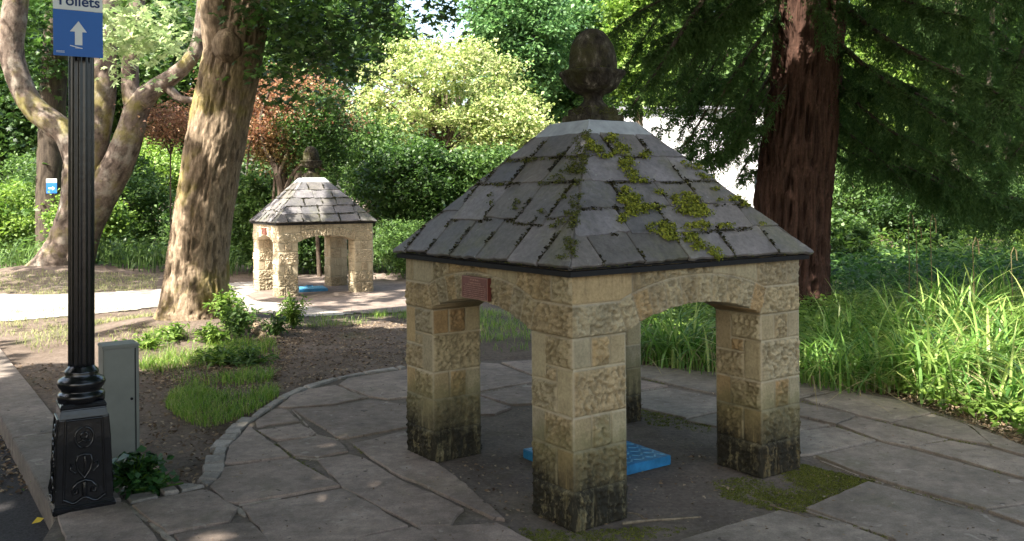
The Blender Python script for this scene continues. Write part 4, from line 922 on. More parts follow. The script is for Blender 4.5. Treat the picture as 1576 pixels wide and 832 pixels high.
# visible boughs of sycamore leaves
def boughs(name, parent, blobs, size, mat, seed, dens=1.0, flat=.45):
    g = np.random.default_rng(seed); C = []
    for px, py, rx, ry, d, n in blobs:
        c = DP(px, py, d); k = d/F_PX; m = int(n*dens); sub = max(3, m//9)
        cc = c+g.normal(size=(sub, 3))*np.array([rx*k*.55, .45, ry*k*.5]); C.append((cc[:, None]+g.normal(size=(sub, 9, 3))*np.array([.16, .16, .16*flat])).reshape(-1, 3))
    C = np.concatenate(C)-np.array(parent.location); return foliage(name, [lobed(C, size, seed)], mat, parent)
gq = np.random.default_rng(64); cq = np.stack([gq.uniform(-14, -9, 300), gq.uniform(12, 16.3, 300), gq.uniform(6.2, 9.5, 300)], 1); cq = cq[::2]; Pq = (cq[:, None]+gq.normal(size=(150, 30, 3))*np.array([.55, .55, .25])).reshape(-1, 3)
foliage('crown', [leaf_quads(Pq-np.array(lt.location), .22, aspect=.8, upb=1, seed=65)], L['maple'], lt)  # crown leaves added sunward above the frame to shade the stems
boughs('leaves', lt, [(205, 40, 45, 30, 12.5, 170), (240, 70, 40, 25, 12.5, 150), (190, 85, 25, 25, 12.5, 90), (180, 25, 30, 20, 12.5, 80), (265, 45, 20, 20, 12.5, 60), (190, 115, 12, 14, 12.4, 22), (225, 15, 50, 12, 12.5, 90)], .17, L['pale'], 5)
boughs('leaves', lt, [(30, 20, 60, 60, 21, 500), (-30, 120, 60, 80, 22, 600), (120, 40, 60, 60, 22, 500), (240, 60, 60, 60, 22, 400), (60, 250, 40, 60, 23, 200), (300, 20, 50, 40, 22, 300), (60, 100, 40, 60, 22, 300)], .22, L['dark'], 6)  # darker leaf colour stands in for shade in the upper-left boughs
boughs('leaves', big, [(440, 20, 60, 26, 10.5, 420), (500, 30, 60, 22, 10.5, 380), (560, 15, 50, 16, 10.5, 260), (480, 75, 45, 30, 10.6, 330), (430, 110, 25, 25, 10.8, 150), (520, 90, 40, 25, 11, 230), (610, 8, 40, 10, 10.6, 110), (690, 25, 18, 14, 10.8, 60), (470, 140, 40, 25, 11.2, 170), (700, 5, 40, 8, 10.6, 70), (440, 60, 40, 30, 11.2, 250), (560, 60, 20, 20, 10.8, 60)], .13, L['dark'], 7)  # sycamore boughs coloured dark as if shaded

# redwood's drooping sprays
def sprays(parent, branches, mat, seed, name='drooping_foliage', nspray=1.0, bl=.10):
    g = np.random.default_rng(seed); out = []; tw = []
    for pts, rad, density, hang in branches:
        P = spline(pts, 40); L_ = np.linalg.norm(np.diff(P, axis=0), axis=1).sum(); n = int(L_*density*nspray)
        tw.append((P, np.linspace(rad, rad*.25, 40)))
        for _ in range(n):
            t = g.uniform(.12, 1); b = P[int(t*39)]; a = g.uniform(0, 6.28); ln = hang*g.uniform(.35, 1.1)*(1.15-t*.5)
            d = np.array([math.cos(a), math.sin(a), 0])*g.uniform(.2, .9); m = max(6, int(ln/.022)); s = np.linspace(0, 1, m)[:, None]
            c = b+d*ln*s*.8+np.array([0, 0, -1.])*ln*(.1*s+.75*s**2)+g.normal(size=(m, 3))*.012
            out.append((c, d, s))
    C = np.concatenate([o[0] for o in out]); Dd = np.concatenate([np.tile(o[1], (len(o[0]), 1)) for o in out]); S = np.concatenate([o[2] for o in out])[:, 0]
    C = np.repeat(C, 4, 0); Dd = np.repeat(Dd, 4, 0); S = np.repeat(S, 4); N = len(C); C = C+g.normal(size=C.shape)*.012; sg = np.tile([1, -1], N//2)[:, None]
    dirn = Dd*.5+np.array([0, 0, -1.])*(.25+.75*S[:, None])+sg*np.stack([-Dd[:, 1], Dd[:, 0], 0*S], 1)*.9+g.normal(size=(N, 3))*.22; dirn /= np.linalg.norm(dirn, axis=1)[:, None]
    side = np.cross(dirn, g.normal(size=(N, 3))); side /= np.linalg.norm(side, axis=1)[:, None]; ll = (bl*g.uniform(.4, 1.2, N)*(1-.5*S))[:, None]; wd = ll*.07+.0035
    V = np.stack([C, C+dirn*ll*.5+side*wd*.8, C+dirn*ll, C+dirn*ll*.5-side*wd*.8], 1).reshape(-1, 3)-np.array(parent.location)
    o = link(name, npmesh(name, V, np.arange(4*N).reshape(-1, 4), {'tint': np.repeat(np.clip(g.uniform(0, 1, N)*.6+.4*vn(C[:, 0]*2, C[:, 1]*2, C[:, 2]*2, 5), 0, 1), 4)}), mat, parent)
    vs = []
    for P, r in tw: v, f = tube_arrays(P-np.array(parent.location), r, 7); vs.append((v, f, np.full(len(v), .5)))
    v, f, t = cat_parts(vs); link('branch', npmesh('branch', v, f, {'cavity': t}), M['bark_dark'], parent, True)
    return o
def br(*q): return [DP(x, y, d) for x, y, d in q]
RB = [(br((1230, -130, 12.5), (1130, -60, 11.6), (1065, 25, 11), (1010, 110, 10.8), (965, 175, 10.8)), .05, 26, .55),
      (br((1230, -60, 12.5), (1150, 0, 12), (1090, 60, 11.6), (1040, 130, 11.4)), .035, 30, .6),
      (br((1230, -20, 12.6), (1170, 60, 12.2), (1120, 130, 12), (1090, 200, 11.9)), .035, 30, .55),
      (br((1225, 60, 12.8), (1170, 140, 12.6), (1120, 190, 12.4), (1075, 225, 12.3)), .03, 26, .5),
      (br((1222, 120, 13), (1185, 180, 12.9), (1160, 230, 12.8), (1135, 275, 12.7)), .025, 26, .4),
      (br((1150, -60, 11.5), (1060, -20, 11.3), (980, 20, 11), (930, 60, 10.9)), .03, 30, .5),
      (br((1100, -80, 13.5), (1040, -10, 13.3), (990, 60, 13.2), (960, 110, 13.1)), .03, 26, .5),
      # right side
      (br((1265, -60, 12.3), (1340, -20, 11.4), (1420, 10, 10.8), (1500, 30, 10.5)), .045, 42, .7),
      (br((1265, -20, 12.4), (1350, 50, 11.6), (1430, 95, 11), (1510, 130, 10.7), (1580, 170, 10.5)), .045, 42, .75),
      (br((1262, 40, 12.5), (1330, 100, 11.9), (1400, 150, 11.4), (1470, 200, 11.2), (1530, 240, 11)), .04, 42, .7),
      (br((1260, 90, 12.6), (1310, 150, 12.2), (1370, 200, 11.8), (1440, 240, 11.6), (1500, 280, 11.4)), .035, 42, .6),
      (br((1258, 150, 12.7), (1300, 200, 12.5), (1350, 240, 12.2), (1400, 290, 12)), .03, 36, .5),
      (br((1262, -90, 12.4), (1380, -60, 11.2), (1480, -40, 10.6), (1600, -10, 10)), .045, 46, .8),
      (br((1262, 0, 13.4), (1350, 20, 13.6), (1450, 60, 13.8), (1560, 90, 14)), .04, 46, .8),
      (br((1262, 80, 13.4), (1340, 120, 14), (1440, 150, 14.4), (1560, 190, 14.6)), .04, 46, .8),
      (br((1262, 140, 13.6), (1330, 190, 14), (1420, 230, 14.4), (1560, 260, 14.8)), .035, 40, .7),
      (br((1258, 220, 13.2), (1310, 250, 13.4), (1380, 270, 13.8), (1450, 300, 14)), .03, 30, .5),
      (br((1600, 20, 11), (1570, 90, 10.6), (1545, 150, 10.5), (1520, 200, 10.4)), .03, 40, .6),
      (br((1660, 120, 12), (1600, 190, 11.8), (1560, 240, 11.6), (1530, 290, 11.5)), .03, 36, .6),
      (br((1240, -140, 12), (1250, -60, 11.4), (1262, 10, 11), (1275, 60, 10.9)), .03, 30, .5)]
g0 = np.random.default_rng(61)
for k in range(20):
    y = g0.uniform(-60, 300); dd = g0.uniform(11.5, 15); x1 = g0.uniform(1330, 1500); x2 = x1+g0.uniform(90, 190)
    RB.append((br((x1-60, y-30, dd+.4), (x1, y, dd), ((x1+x2)/2, y+g0.uniform(10, 35), dd), (x2, y+g0.uniform(40, 90), dd-.1)), .022, 42, g0.uniform(.5, .8)))
for k in range(12):
    y = g0.uniform(-80, 60); dd = g0.uniform(11, 14); x1 = g0.uniform(1060, 1190); x2 = x1-g0.uniform(60, 120)
    RB.append((br((x1+50, y-30, dd+.4), (x1, y, dd), ((x1+x2)/2, y+g0.uniform(15, 35), dd), (x2, y+g0.uniform(50, 90), dd-.1)), .02, 34, g0.uniform(.4, .6)))
for k in range(34):
    y = g0.uniform(110, 250); dd = g0.uniform(11.8, 14); x1 = g0.uniform(1050, 1190); x2 = x1-g0.uniform(20, 70)
    RB.append((br((x1+30, y-50, dd+.2), (x1, y, dd), ((x1+x2)/2, y+g0.uniform(10, 30), dd), (x2, y+g0.uniform(30, 60), dd-.1)), .012, 24, g0.uniform(.25, .45)))
sprays(rw, RB, L['conif'], 11, bl=.10)

# ------------------------------------------------------------------ background trees and shrubs
def bushy(name, label, cat, px, py, d, rad_px, hpx, mat, n, size, seed, group=None, shape='dome', trunkpx=None, twigs=True, aspect=.6, crad=None, sparse=1.0, nlimb=10, lobes=None):
    """px,py: crown centre in the photograph; d: distance; rad_px,hpx: half width and half height there"""
    k = d/F_PX; c = DP(px, py, d); base = np.array([c[0], d, float(gh(c[0], d))]); r = empty(name, tuple(base)); tag(r, label, cat, group)
    rad = np.array([rad_px*k, rad_px*k*.9, hpx*k]); cr = (crad or rad[0]*.22)*1.15; per = 34; per = 70 if n > 4500 else 34; cr *= 1.1; n = int(n*2.0); size = size*.72; P, cc = clumps(c-base, rad, max(6, int(n/per*sparse)), per, cr, seed, .55 if shape == 'dome' else .8, .45)
    if lobes:
        Ps = []; Cs = []
        for li, (lx, ly, la, lb) in enumerate(lobes):
            lc = DP(lx, ly, d+((li*37) % 5-2)*.7); p_, c_ = clumps(lc-base, np.array([la*k, la*k*.9, lb*k]), int(la*lb/45)+8, 44, cr*.62, seed+li, .45, .5); Ps.append(p_); Cs.append(c_)
        P = np.concatenate(Ps); cc = np.concatenate(Cs)
    P = P[P[:, 2] > .02]
    fol = [leaf_quads(P, size, droop=.4 if shape != 'weep' else 1.5, aspect=aspect, upb=.5, seed=seed+1)]
    foliage('crown' if cat == 'tree' else 'leaves', fol, mat, r)
    g = np.random.default_rng(seed+3); limbs = []; tr = (trunkpx or rad_px*.05)*k; top = (c-base)+np.array([0, 0, -rad[2]*.45]); top[2] = max(top[2], .4)
    limbs.append(([np.array([0, 0, -.1]), top*np.array([.5, .5, .5])+g.normal(size=3)*.1*rad[0], top], [tr*1.3, tr, tr*.8], 10, 16))
    idx = g.choice(len(cc), min(nlimb, len(cc)), False)
    for i in idx:
        e = cc[i]; m = (top+e)/2+g.normal(size=3)*rad[0]*.06+np.array([0, 0, .12*rad[2]]); limbs.append(([top*.85+0, m, e], [tr*.6, tr*.35, tr*.12], 7, 14))
    trunk('trunk' if cat == 'tree' else 'stems', limbs, M['twig'], r, seed, ridge=.05, knob=.03)
    return r
BT = 'trees beyond the pavilions'
bushy('blossoming_tree', 'rounded pale yellow-green tree in full sun above the dark shrubs', 'tree', 683, 160, 27, 140, 112, L['lime'], 17000, .15, 201, trunkpx=5, crad=.42, nlimb=46, lobes=[(683,100,60,40),(615,125,52,40),(752,115,55,42),(572,165,34,34),(803,170,34,38),(690,160,70,42),(640,80,40,28),(725,78,42,26),(620,190,40,30),(760,185,48,34),(840,205,22,25)])
bushy('blossoming_tree', 'lower yellow-green bush spreading right below the rounded pale tree', 'tree', 775, 205, 26, 62, 60, L['lime'], 7000, .16, 202, crad=.4, trunkpx=4)
bushy('red_maple', 'arching red-leaved maple between leaning tree and pale tree', 'tree', 430, 175, 19, 95, 70, L['red'], 8000, .10, 203, trunkpx=7, crad=.33, sparse=.9)
bushy('red_maple', 'small patch of red-leaved maple left of the leaning trunk', 'tree', 262, 190, 20, 46, 40, L['red'], 2600, .09, 204, crad=.3, trunkpx=1.2, sparse=.6)
MR = [x for x in COL.objects if x.name.startswith('red_maple')][0]
def arch(parent, d, lst):
    for k, q in enumerate(lst):
        p, r = LM(q, d); trunk('branch', local([(p, r, 8, 30)], parent), M['twig'], parent, 120+k, ridge=.05)
arch(MR, 18.2, [[(436, 330, 6), (428, 270, 5), (408, 225, 4), (402, 180, 3), (415, 140, 2)], [(428, 270, 4), (450, 225, 3), (475, 200, 2.5), (505, 190, 1.5)], [(410, 230, 3), (398, 205, 2.5), (386, 215, 2), (380, 260, 1.2)], [(436, 300, 4), (455, 262, 3), (478, 250, 2.5), (500, 262, 1.5)]])
bushy('red_maple', 'brownish-bronze lower spray of maple foliage left of the distant roof', 'tree', 425, 225, 18.6, 50, 40, L['bronze'], 2600, .09, 214, crad=.25, sparse=.8)
bushy('bronze_maple', 'drooping dark bronze-green maple right above the distant pavilion', 'tree', 490, 205, 18.5, 55, 75, L['dark'], 6000, .09, 205, crad=.3)
SHR = 'shrubs below the pale tree'
bushy('laurel_shrub', 'dense dark green shrub right of the distant pavilion', 'shrub', 640, 285, 20, 75, 85, L['dark'], 10000, .12, 206, SHR)
bushy('laurel_shrub', 'mid green shrub under the yellow bush left of the near roof', 'shrub', 740, 290, 20.5, 75, 70, L['mid'], 9000, .12, 207, SHR)
bushy('laurel_shrub', 'tall fresh green shrub just right of the distant pavilion roof', 'shrub', 580, 250, 21.5, 50, 80, L['mid'], 7000, .12, 208, SHR)
bushy('laurel_shrub', 'low shrub with long leaves behind the far paving', 'shrub', 640, 375, 18, 70, 38, L['mid'], 5000, .13, 209, SHR, aspect=.3)
bushy('laurel_shrub', 'broad green shrub hidden behind the near pavilion roof', 'shrub', 860, 320, 19, 90, 90, L['mid'], 9000, .13, 210, SHR)
bushy('laurel_shrub', 'leafy shrub behind the distant pavilion left side', 'shrub', 400, 330, 20, 60, 70, L['mid'], 7000, .12, 211, SHR)
bushy('laurel_shrub', 'shrub beyond the opening of the distant pavilion', 'shrub', 500, 370, 19.5, 60, 50, L['dark'], 5000, .12, 212, SHR)
# tall trees behind everything
TALL = [('feathery_conifer', 'tall feathery light green conifer left of the acorn finial', 790, 40, 33, 75, 130, 'blue', 12000, .24),
 ('feathery_conifer', 'tall feathery green conifer directly behind the acorn finial', 895, 90, 36, 75, 150, 'blue', 12000, .24),
 ('feathery_conifer', 'bright green conifer between finial and redwood branches', 985, 60, 34, 60, 130, 'bright', 9000, .24),
 ('broadleaf_tree', 'grey-green tree rising behind the pale tree under a sky gap', 570, 60, 40, 60, 70, 'mid', 7000, .3),
 ('broadleaf_tree', 'tall green tree behind the red maple and leaning trunk', 450, 60, 34, 110, 160, 'mid', 14000, .28),
 ('broadleaf_tree', 'dark tall tree at the far left edge behind the curved limb', -10, 130, 32, 120, 170, 'dark', 13000, .28),
 ('broadleaf_tree', 'tall green tree seen between forked tree stems', 150, 90, 36, 120, 190, 'mid', 14000, .3),
 ('broadleaf_tree', 'green tree seen between forked tree and leaning trunk', 290, 100, 38, 90, 190, 'mid', 12000, .3),
 ('broadleaf_tree', 'sunlit green tree seen behind the redwood foliage near its trunk', 1350, 130, 30, 110, 150, 'bright', 11000, .28),
 ('broadleaf_tree', 'yellow-green sunlit tree glowing through the right-hand foliage', 1480, 170, 34, 110, 170, 'lime', 10000, .28),
 ('broadleaf_tree', 'dark green tree at the far right edge of view', 1600, 90, 28, 110, 190, 'dark', 12000, .26),
 ('broadleaf_tree', 'mid green tree high behind the white building', 1100, 40, 48, 130, 150, 'mid', 12000, .4),
 ('broadleaf_tree', 'green tree filling the gap right of the pale tree', 840, 190, 38, 90, 120, 'bright', 9000, .3),
 ('broadleaf_tree', 'dark tree whose slim trunk shows high above right-hand foliage', 1450, 20, 38, 100, 120, 'mid', 9000, .32)]
for i, (nm, lb, px, py, d, rx, ry, mt, n, sz) in enumerate(TALL): bushy(nm, lb, 'tree', px, py, d, rx, ry, L[mt], n, sz, 300+i*7, BT, trunkpx=7, crad=rx*d/F_PX*.24)
UND = 'bushes under the background trees'
low = [(-20, 330, 24, 90, 60, 'bright', 'sunny green bush at the far left edge'), (60, 300, 27, 80, 70, 'mid', 'green bush behind the small arrow sign'), (190, 310, 24, 70, 70, 'mid', 'bush between forked tree and leaning trunk'), (240, 270, 27, 60, 50, 'bright', 'fresh green bush below the left red maple patch'),
       (330, 330, 24, 60, 70, 'dark', 'dark bush behind the foot of the leaning trunk'), (140, 340, 22, 60, 50, 'bright', 'sunlit low bush behind the lamp post'), (1330, 300, 24, 70, 70, 'mid', 'bush just right of the redwood trunk'), (1420, 330, 22, 70, 55, 'dark', 'dark yew bush behind the tall strap leaves'),
       (1520, 310, 23, 70, 50, 'conif', 'dark needled bush toward the right edge'), (1600, 330, 25, 70, 70, 'mid', 'bush at the right edge behind the meadow'), (1290, 370, 20, 50, 40, 'mid', 'low bush at the right foot of the redwood'), (1130, 380, 20, 90, 50, 'mid', 'bush behind the near pavilion right slope'), (980, 350, 21, 90, 60, 'mid', 'bush behind the near pavilion ridge')]
for i, (px, py, d, rx, ry, mt, lb) in enumerate(low): bushy('bush', lb, 'bush', px, py, d, rx, ry, L[mt], 6000, .14, 500+i*5, UND)
# distant woodland mass behind all of them
def woodland():
    g = np.random.default_rng(88); cs = []
    for k in range(150):
        x = g.uniform(-48, 52); y = g.uniform(50, 66); h = g.uniform(3, 19); cs.append((x, y, h*g.uniform(.3, 1)))
    C = np.array(cs); gap = ((C[:, 0]/C[:, 1]*F_PX+CX) > 560) & ((C[:, 0]/C[:, 1]*F_PX+CX) < 720) & (C[:, 2] > 9)
    C = C[~gap]; P = (C[:, None]+g.normal(size=(len(C), 420, 3))*np.array([2.2, 1.8, 1.7])).reshape(-1, 3); P = P[P[:, 2] > .3]
    tag(foliage('woodland', [leaf_quads(P, .55, aspect=.7, seed=9)], L['mid']), 'distant belt of mixed green woodland closing the view', 'woodland', kind='stuff')
woodland()
# white building behind the redwood branches
wb0 = DP(930, 300, 42); wb = empty('white_building', (DP(1085, 300, 42)[0], 42, .3)); tag(wb, 'long white rendered building behind the drooping conifer branches', 'building')
wl = (1215-945)/F_PX*42; ht = 1.6+(298-172)/F_PX*42-.3
mb = MB(); mb.box((0, 3, ht/2), (wl, 6, ht)); mb.build('wall', M['render_w'], wb)
mb = MB(); mb.box((0, 3, ht+.09), (wl+.4, 6.4, .16)); mb.build('roof', M['roofgrey'], wb)
for k in range(3):
    x = -wl/2+1.2+k*2.9; mb = MB(); mb.box((x, -.005, 1.6), (1.0, .05, 1.1)); f = mb.build('window', M['glass'], wb)
    mb = MB(); mb.box((x, -.04, 1.02), (1.1, .1, .06)); mb.build('window_sill', M['roofgrey'], f)
# slim trunks high on the right
for i, (x, x2, rr, dd, lb) in enumerate([(1474, 1470, 6, 24, 'leftmost of three slim dark trunks high behind the right-hand foliage'), (1526, 1520, 4, 26, 'middle of three slim dark trunks high behind the right-hand foliage'), (1546, 1550, 5, 27, 'rightmost of three slim dark trunks high behind the right-hand foliage')]):
    b = DP(x2, 330, dd); r = empty('slim_tree', (b[0], b[1], float(gh(b[0], b[1])))); tag(r, lb, 'tree', 'slim dark trunks')
    trunk('trunk', local([([np.array([b[0], b[1], -.2]), DP(x2, 200, dd), DP(x, 60, dd), DP(x+4, -120, dd)], [rr/F_PX*dd*1.4, rr/F_PX*dd*1.1, rr/F_PX*dd, rr/F_PX*dd*.6], 12, 30)], r), M['bark_dark'], r, 90+i)
    P, cc = clumps(DP(x, -110, dd)-np.array(r.location), (2, 2, 1.6), 60, 30, .6, 700+i); foliage('crown', [leaf_quads(P, .2, seed=i)], L['mid'], r)

# ------------------------------------------------------------------ ground plants
def scatter_poly(poly, n, seed, world=False):
    g = np.random.default_rng(seed); W = np.array([p if world else GZ(*p)[:2] for p in poly]); out = []; tot = 0
    while tot < n:
        X = g.uniform(W[:, 0].min(), W[:, 0].max(), n); Y = g.uniform(W[:, 1].min(), W[:, 1].max(), n); m = inpoly(X, Y, [tuple(w_) for w_ in W]); out.append(np.stack([X[m], Y[m]], 1)); tot += m.sum()
    P = np.concatenate(out)[:n]; return np.column_stack([P, gh(P[:, 0], P[:, 1])])
def clumpy(P, sc, thr, seed, soft=.1):
    f = fbm(P[:, 0]*sc, P[:, 1]*sc, 0*P[:, 0], seed, 3); g = np.random.default_rng(seed); return P[f+g.normal(size=len(P))*soft*.5 > thr]
# bright lawn patch by the curve
P = clumpy(scatter_poly([(255,628),(285,652),(320,660),(385,640),(430,610),(428,598),(390,598),(330,606),(300,596),(262,606)], 6000, 1), 3.2, .47, 2, .45)
tag(foliage('grass', [blades(P, .075, .006, 3, lean=.6, seg=3)], L['grass']), 'bright green tuft of lawn grass beside the curved edging stones', 'grass', kind='stuff')
P = clumpy(scatter_poly([(215,570),(300,600),(420,590),(430,540),(410,500),(330,505),(230,505),(215,540)], 8000, 11), 1.8, .54, 12, .25)
Pw = clumpy(scatter_poly([(0,470),(235,470),(235,510),(120,540),(60,545),(0,520)], 3000, 12), 1.5, .5, 13)
P5 = clumpy(scatter_poly([(440,500),(520,486),(640,478),(640,492),(470,505)], 1800, 15), 1.8, .52, 16, .2)
P6 = clumpy(scatter_poly([(730,548),(816,540),(818,470),(735,470)], 2200, 17), 2, .48, 18, .2)
P7 = scatter_poly([(-100,462),(60,455),(240,446),(245,425),(-100,432)], 6000, 18)
tag(foliage('grass', [blades(np.concatenate([Pw, P7[::2]]), .07, .009, 14, lean=.9, seg=3)], L['verge']), 'sun-bleached short grass on the verge either side of the pale path', 'grass', kind='stuff')
tag(foliage('grass', [blades(np.concatenate([P, P5, P6]), .10, .007, 13, lean=.7, seg=3)], L['grass']), 'thin weedy grass around the foot of the leaning tree and along the path', 'grass', kind='stuff')
# leaf litter
Pl = np.concatenate([scatter_poly([(20,560),(215,560),(440,500),(640,490),(640,560),(430,600),(330,700),(300,745),(215,760),(170,690),(60,600)], 5200, 21), scatter_poly([(225,560),(430,520),(470,520),(420,600),(240,600)], 2500, 22), scatter_poly([(960,570),(1226,585),(1400,615),(1576,690),(1576,660),(1400,590),(1226,560),(960,550)], 3500, 23)])
Pl[:, 2] += .006
Pk = scatter_poly([(200,790),(560,600),(1000,580),(1576,720),(1576,900),(200,900)], 1000, 25); Pk[:, 2] = .023
Pr = np.array([KA+KD*s+KN*abs(q) for s, q in zip(rng.uniform(-2, 1.6, 500), rng.normal(size=500)*.12)]); Pr[:, 2] = -.095
Pi = scatter_poly([(640,720),(760,700),(1080,700),(1160,750),(900,830),(800,810)], 260, 26); Pi[:, 2] = .012
tag(foliage('leaf_litter', [leaf_quads(Pl, .032, aspect=.6, upb=1.5, seed=24, curl=.3), leaf_quads(Pk, .018, aspect=.45, upb=2.5, seed=27, curl=.15), leaf_quads(Pr, .035, aspect=.6, upb=1.5, seed=28, curl=.3), leaf_quads(Pi, .024, aspect=.6, upb=1.5, seed=29)], L['dry']), 'brown leaf litter and twigs over soil, paving and gutter', 'litter', kind='stuff')
# moss on the ground near the right pillar and the front pillar
def gmoss(poly, n, seed):
    P = clumpy(scatter_poly(poly, n, seed), 3.5, .47, seed+1, .3); P[:, 2] = .006; return P
Pm = np.concatenate([gmoss([(1095,742),(1165,733),(1235,716),(1345,742),(1310,768),(1240,790),(1180,786),(1110,766)], 4600, 31), gmoss([(760,812),(880,820),(1000,812),(1060,815),(1000,836),(760,836)], 800, 33), gmoss([(972,628),(1094,652),(1094,668),(1000,655)], 500, 34)])
tag(foliage('moss', [moss_geo(Pm, np.array([0, 0, 1.]), .012, 35)], M['mossground']), 'green moss spreading over the paving around the pavilion pillars', 'moss', kind='stuff')

# moss in the joints of the right-hand paving
def joint_moss():
    g = np.random.default_rng(36); P = []
    for pts in ([(1233,620),(1321,642),(1370,655),(1462,679),(1527,691),(1576,705)],[(1282,658),(1350,681),(1396,692),(1514,724),(1576,743)],[(1399,691),(1462,680)],[(1200,786),(1292,806),(1368,832)],[(1520,791),(1576,783)],[(1435,638),(1494,657),(1527,688)],[(1331,738),(1435,769),(1520,794),(1576,812)],[(542,684),(562,705),(612,738),(676,766),(711,784),(765,806)],[(390,663),(450,707),(526,752)],[(732,607),(816,591)],[(974,582),(1007,589),(1052,601)]):
        Q = [G(*p) for p in pts]
        for a, b in zip(Q, Q[1:]):
            n = int(np.linalg.norm(b-a)*70); t = g.uniform(0, 1, n)[:, None]; P.append(a+(b-a)*t+g.normal(size=(n, 3))*.007)
    P = np.concatenate(P); P = P[fbm(P[:, 0]*4, P[:, 1]*4, 0*P[:, 0], 39, 3) > .5]; P[:, 2] = .012
    tag(foliage('moss', [moss_geo(P, np.array([0, 0, 1.]), .010, 37)], M['mossground']), 'thin lines of moss growing in the paving joints', 'moss', kind='stuff')
joint_moss()
# right-hand bed
BED = [(960,556),(1094,568),(1226,588),(1300,596),(1383,613),(1440,632),(1500,650),(1576,680),(1800,770),(2100,700),(2100,420),(960,400)]
def cover():
    P = scatter_poly([(1226,586),(1300,594),(1383,611),(1440,630),(1500,648),(1576,678),(1900,790),(2300,640),(1800,480),(1226,500)], 26000, 41)
    P = clumpy(P, 1.4, .36, 42); g = np.random.default_rng(43); P[:, 2] += g.uniform(.02, .16, len(P))
    A = leaf_quads(P, .062, aspect=.75, upb=1.2, seed=44)
    Q = scatter_poly([(960,470),(1700,470),(2100,520),(2000,400),(960,400)], 30000, 45); Q[:, 2] += g.uniform(.03, .45, len(Q)); B = leaf_quads(Q, .11, aspect=.45, upb=.8, seed=46)
    Q2 = scatter_poly([(960,555),(1226,585),(1400,600),(1700,560),(1700,470),(960,470)], 22000, 47); Q2[:, 2] += g.uniform(.02, .3, len(Q2)); C = leaf_quads(Q2, .07, aspect=.5, upb=.8, seed=48)
    tag(foliage('shaded_ground_cover', [B], L['shade']), 'leafy growth coloured darker for the shade at the rear of the right-hand bed', 'ground cover', kind='stuff')
    tag(foliage('ground_cover', [A, C], L['bright']), 'low leafy ground cover filling the bed beside the paving', 'ground cover', kind='stuff')
    Pg = scatter_poly([(1226,560),(1400,590),(1576,640),(1900,700),(2100,430),(1226,430)], 3800, 49)
    tag(foliage('meadow_grass', [blades(Pg, .38, .013, 50, lean=.7, seg=4)], L['strap']), 'long meadow grass growing through the right-hand bed', 'grass', kind='stuff')
cover()
def meadow():
    Pz = scatter_poly([(960,420),(2100,425),(2100,335),(960,345)], 26000, 56); Pz[:, 2] += np.random.default_rng(57).uniform(.03, .8, len(Pz))
    tag(foliage('undergrowth', [leaf_quads(Pz, .16, aspect=.4, upb=.7, seed=58)], L['bright']), 'sunny rough growth beyond the right-hand bed under the far trees', 'undergrowth', kind='stuff')
    P = scatter_poly([(-300,432),(240,425),(640,422),(760,430),(960,420),(960,360),(640,340),(-300,345)], 46000, 51); g = np.random.default_rng(52); P[:, 2] += g.uniform(.03, .7, len(P))
    tag(foliage('undergrowth', [leaf_quads(P, .15, aspect=.45, upb=.7, seed=53), blades(scatter_poly([(-300,430),(240,424),(640,421),(960,420),(960,390),(-300,390)], 9000, 54), .6, .03, 55, lean=.5)], L['mid']), 'shaggy green undergrowth between the path and the background trees', 'undergrowth', kind='stuff')
meadow()
def clump(px, py, n, h, wd, label, seed, mat='strap', lean=.75, spread=.12, group='strap-leaved clumps', name='strap_leaf_plant', cat='plant'):
    b = GZ(px, py); o = empty(name, tuple(b)); tag(o, label, cat, group); g = np.random.default_rng(seed)
    P = g.normal(size=(n, 3))*np.array([spread, spread, 0]); foliage('leaves', [blades(P, h*1.12, wd*1.35, seed, lean=lean*1.2, seg=7, arch=1.25, hv=.55)], L[mat], o); foliage('dead_leaves', [blades(P[:14]*1.3, h*.9, wd*.9, seed+5, lean=lean*2, seg=6, arch=1.3)], L['straw'], o); return o
cl = [(1040,562,170,.50,.020,'large arching strap-leaved clump seen through the right-hand arch'), (1085,570,90,.42,.018,'strap-leaved clump touching the right pillar inside the arch view'), (985,556,80,.38,.018,'short strap-leaved clump at left of the arch view'),
 (1262,590,120,.42,.018,'strap-leaved clump immediately right of the right pillar'), (1300,598,110,.40,.018,'arching clump at the paving edge by the short mortar joint'), (1345,596,120,.46,.018,'strap-leaved clump halfway between pillar and sunlit patch'), (1290,560,110,.45,.018,'clump set back below the redwood trunk'),
 (1395,600,110,.50,.020,'leafy clump at the left side of the sunlit patch'), (1450,610,110,.55,.022,'yellow-lit strap-leaved clump in the middle of the sunlit patch'), (1515,600,120,.62,.022,'tall sunlit clump toward the right edge'), (1560,640,90,.5,.02,'sunlit clump in the right corner of the bed'),
 (1400,545,120,.6,.020,'tall clump behind the sunlit patch on its left'), (1480,540,130,.7,.022,'tallest clump with upright blades behind the sunlit patch'), (1560,560,120,.65,.022,'tall clump at the right edge behind the sunlit clump'), (1340,530,100,.5,.018,'clump in shade right of the redwood foot'), (1440,500,110,.65,.02,'distant tall clump in the middle of the bed'), (1530,490,110,.65,.02,'distant tall clump near the right edge')]
for i, (px, py, n, h, wd, lb) in enumerate(cl): clump(px, py, n, h, wd, lb, 600+i)
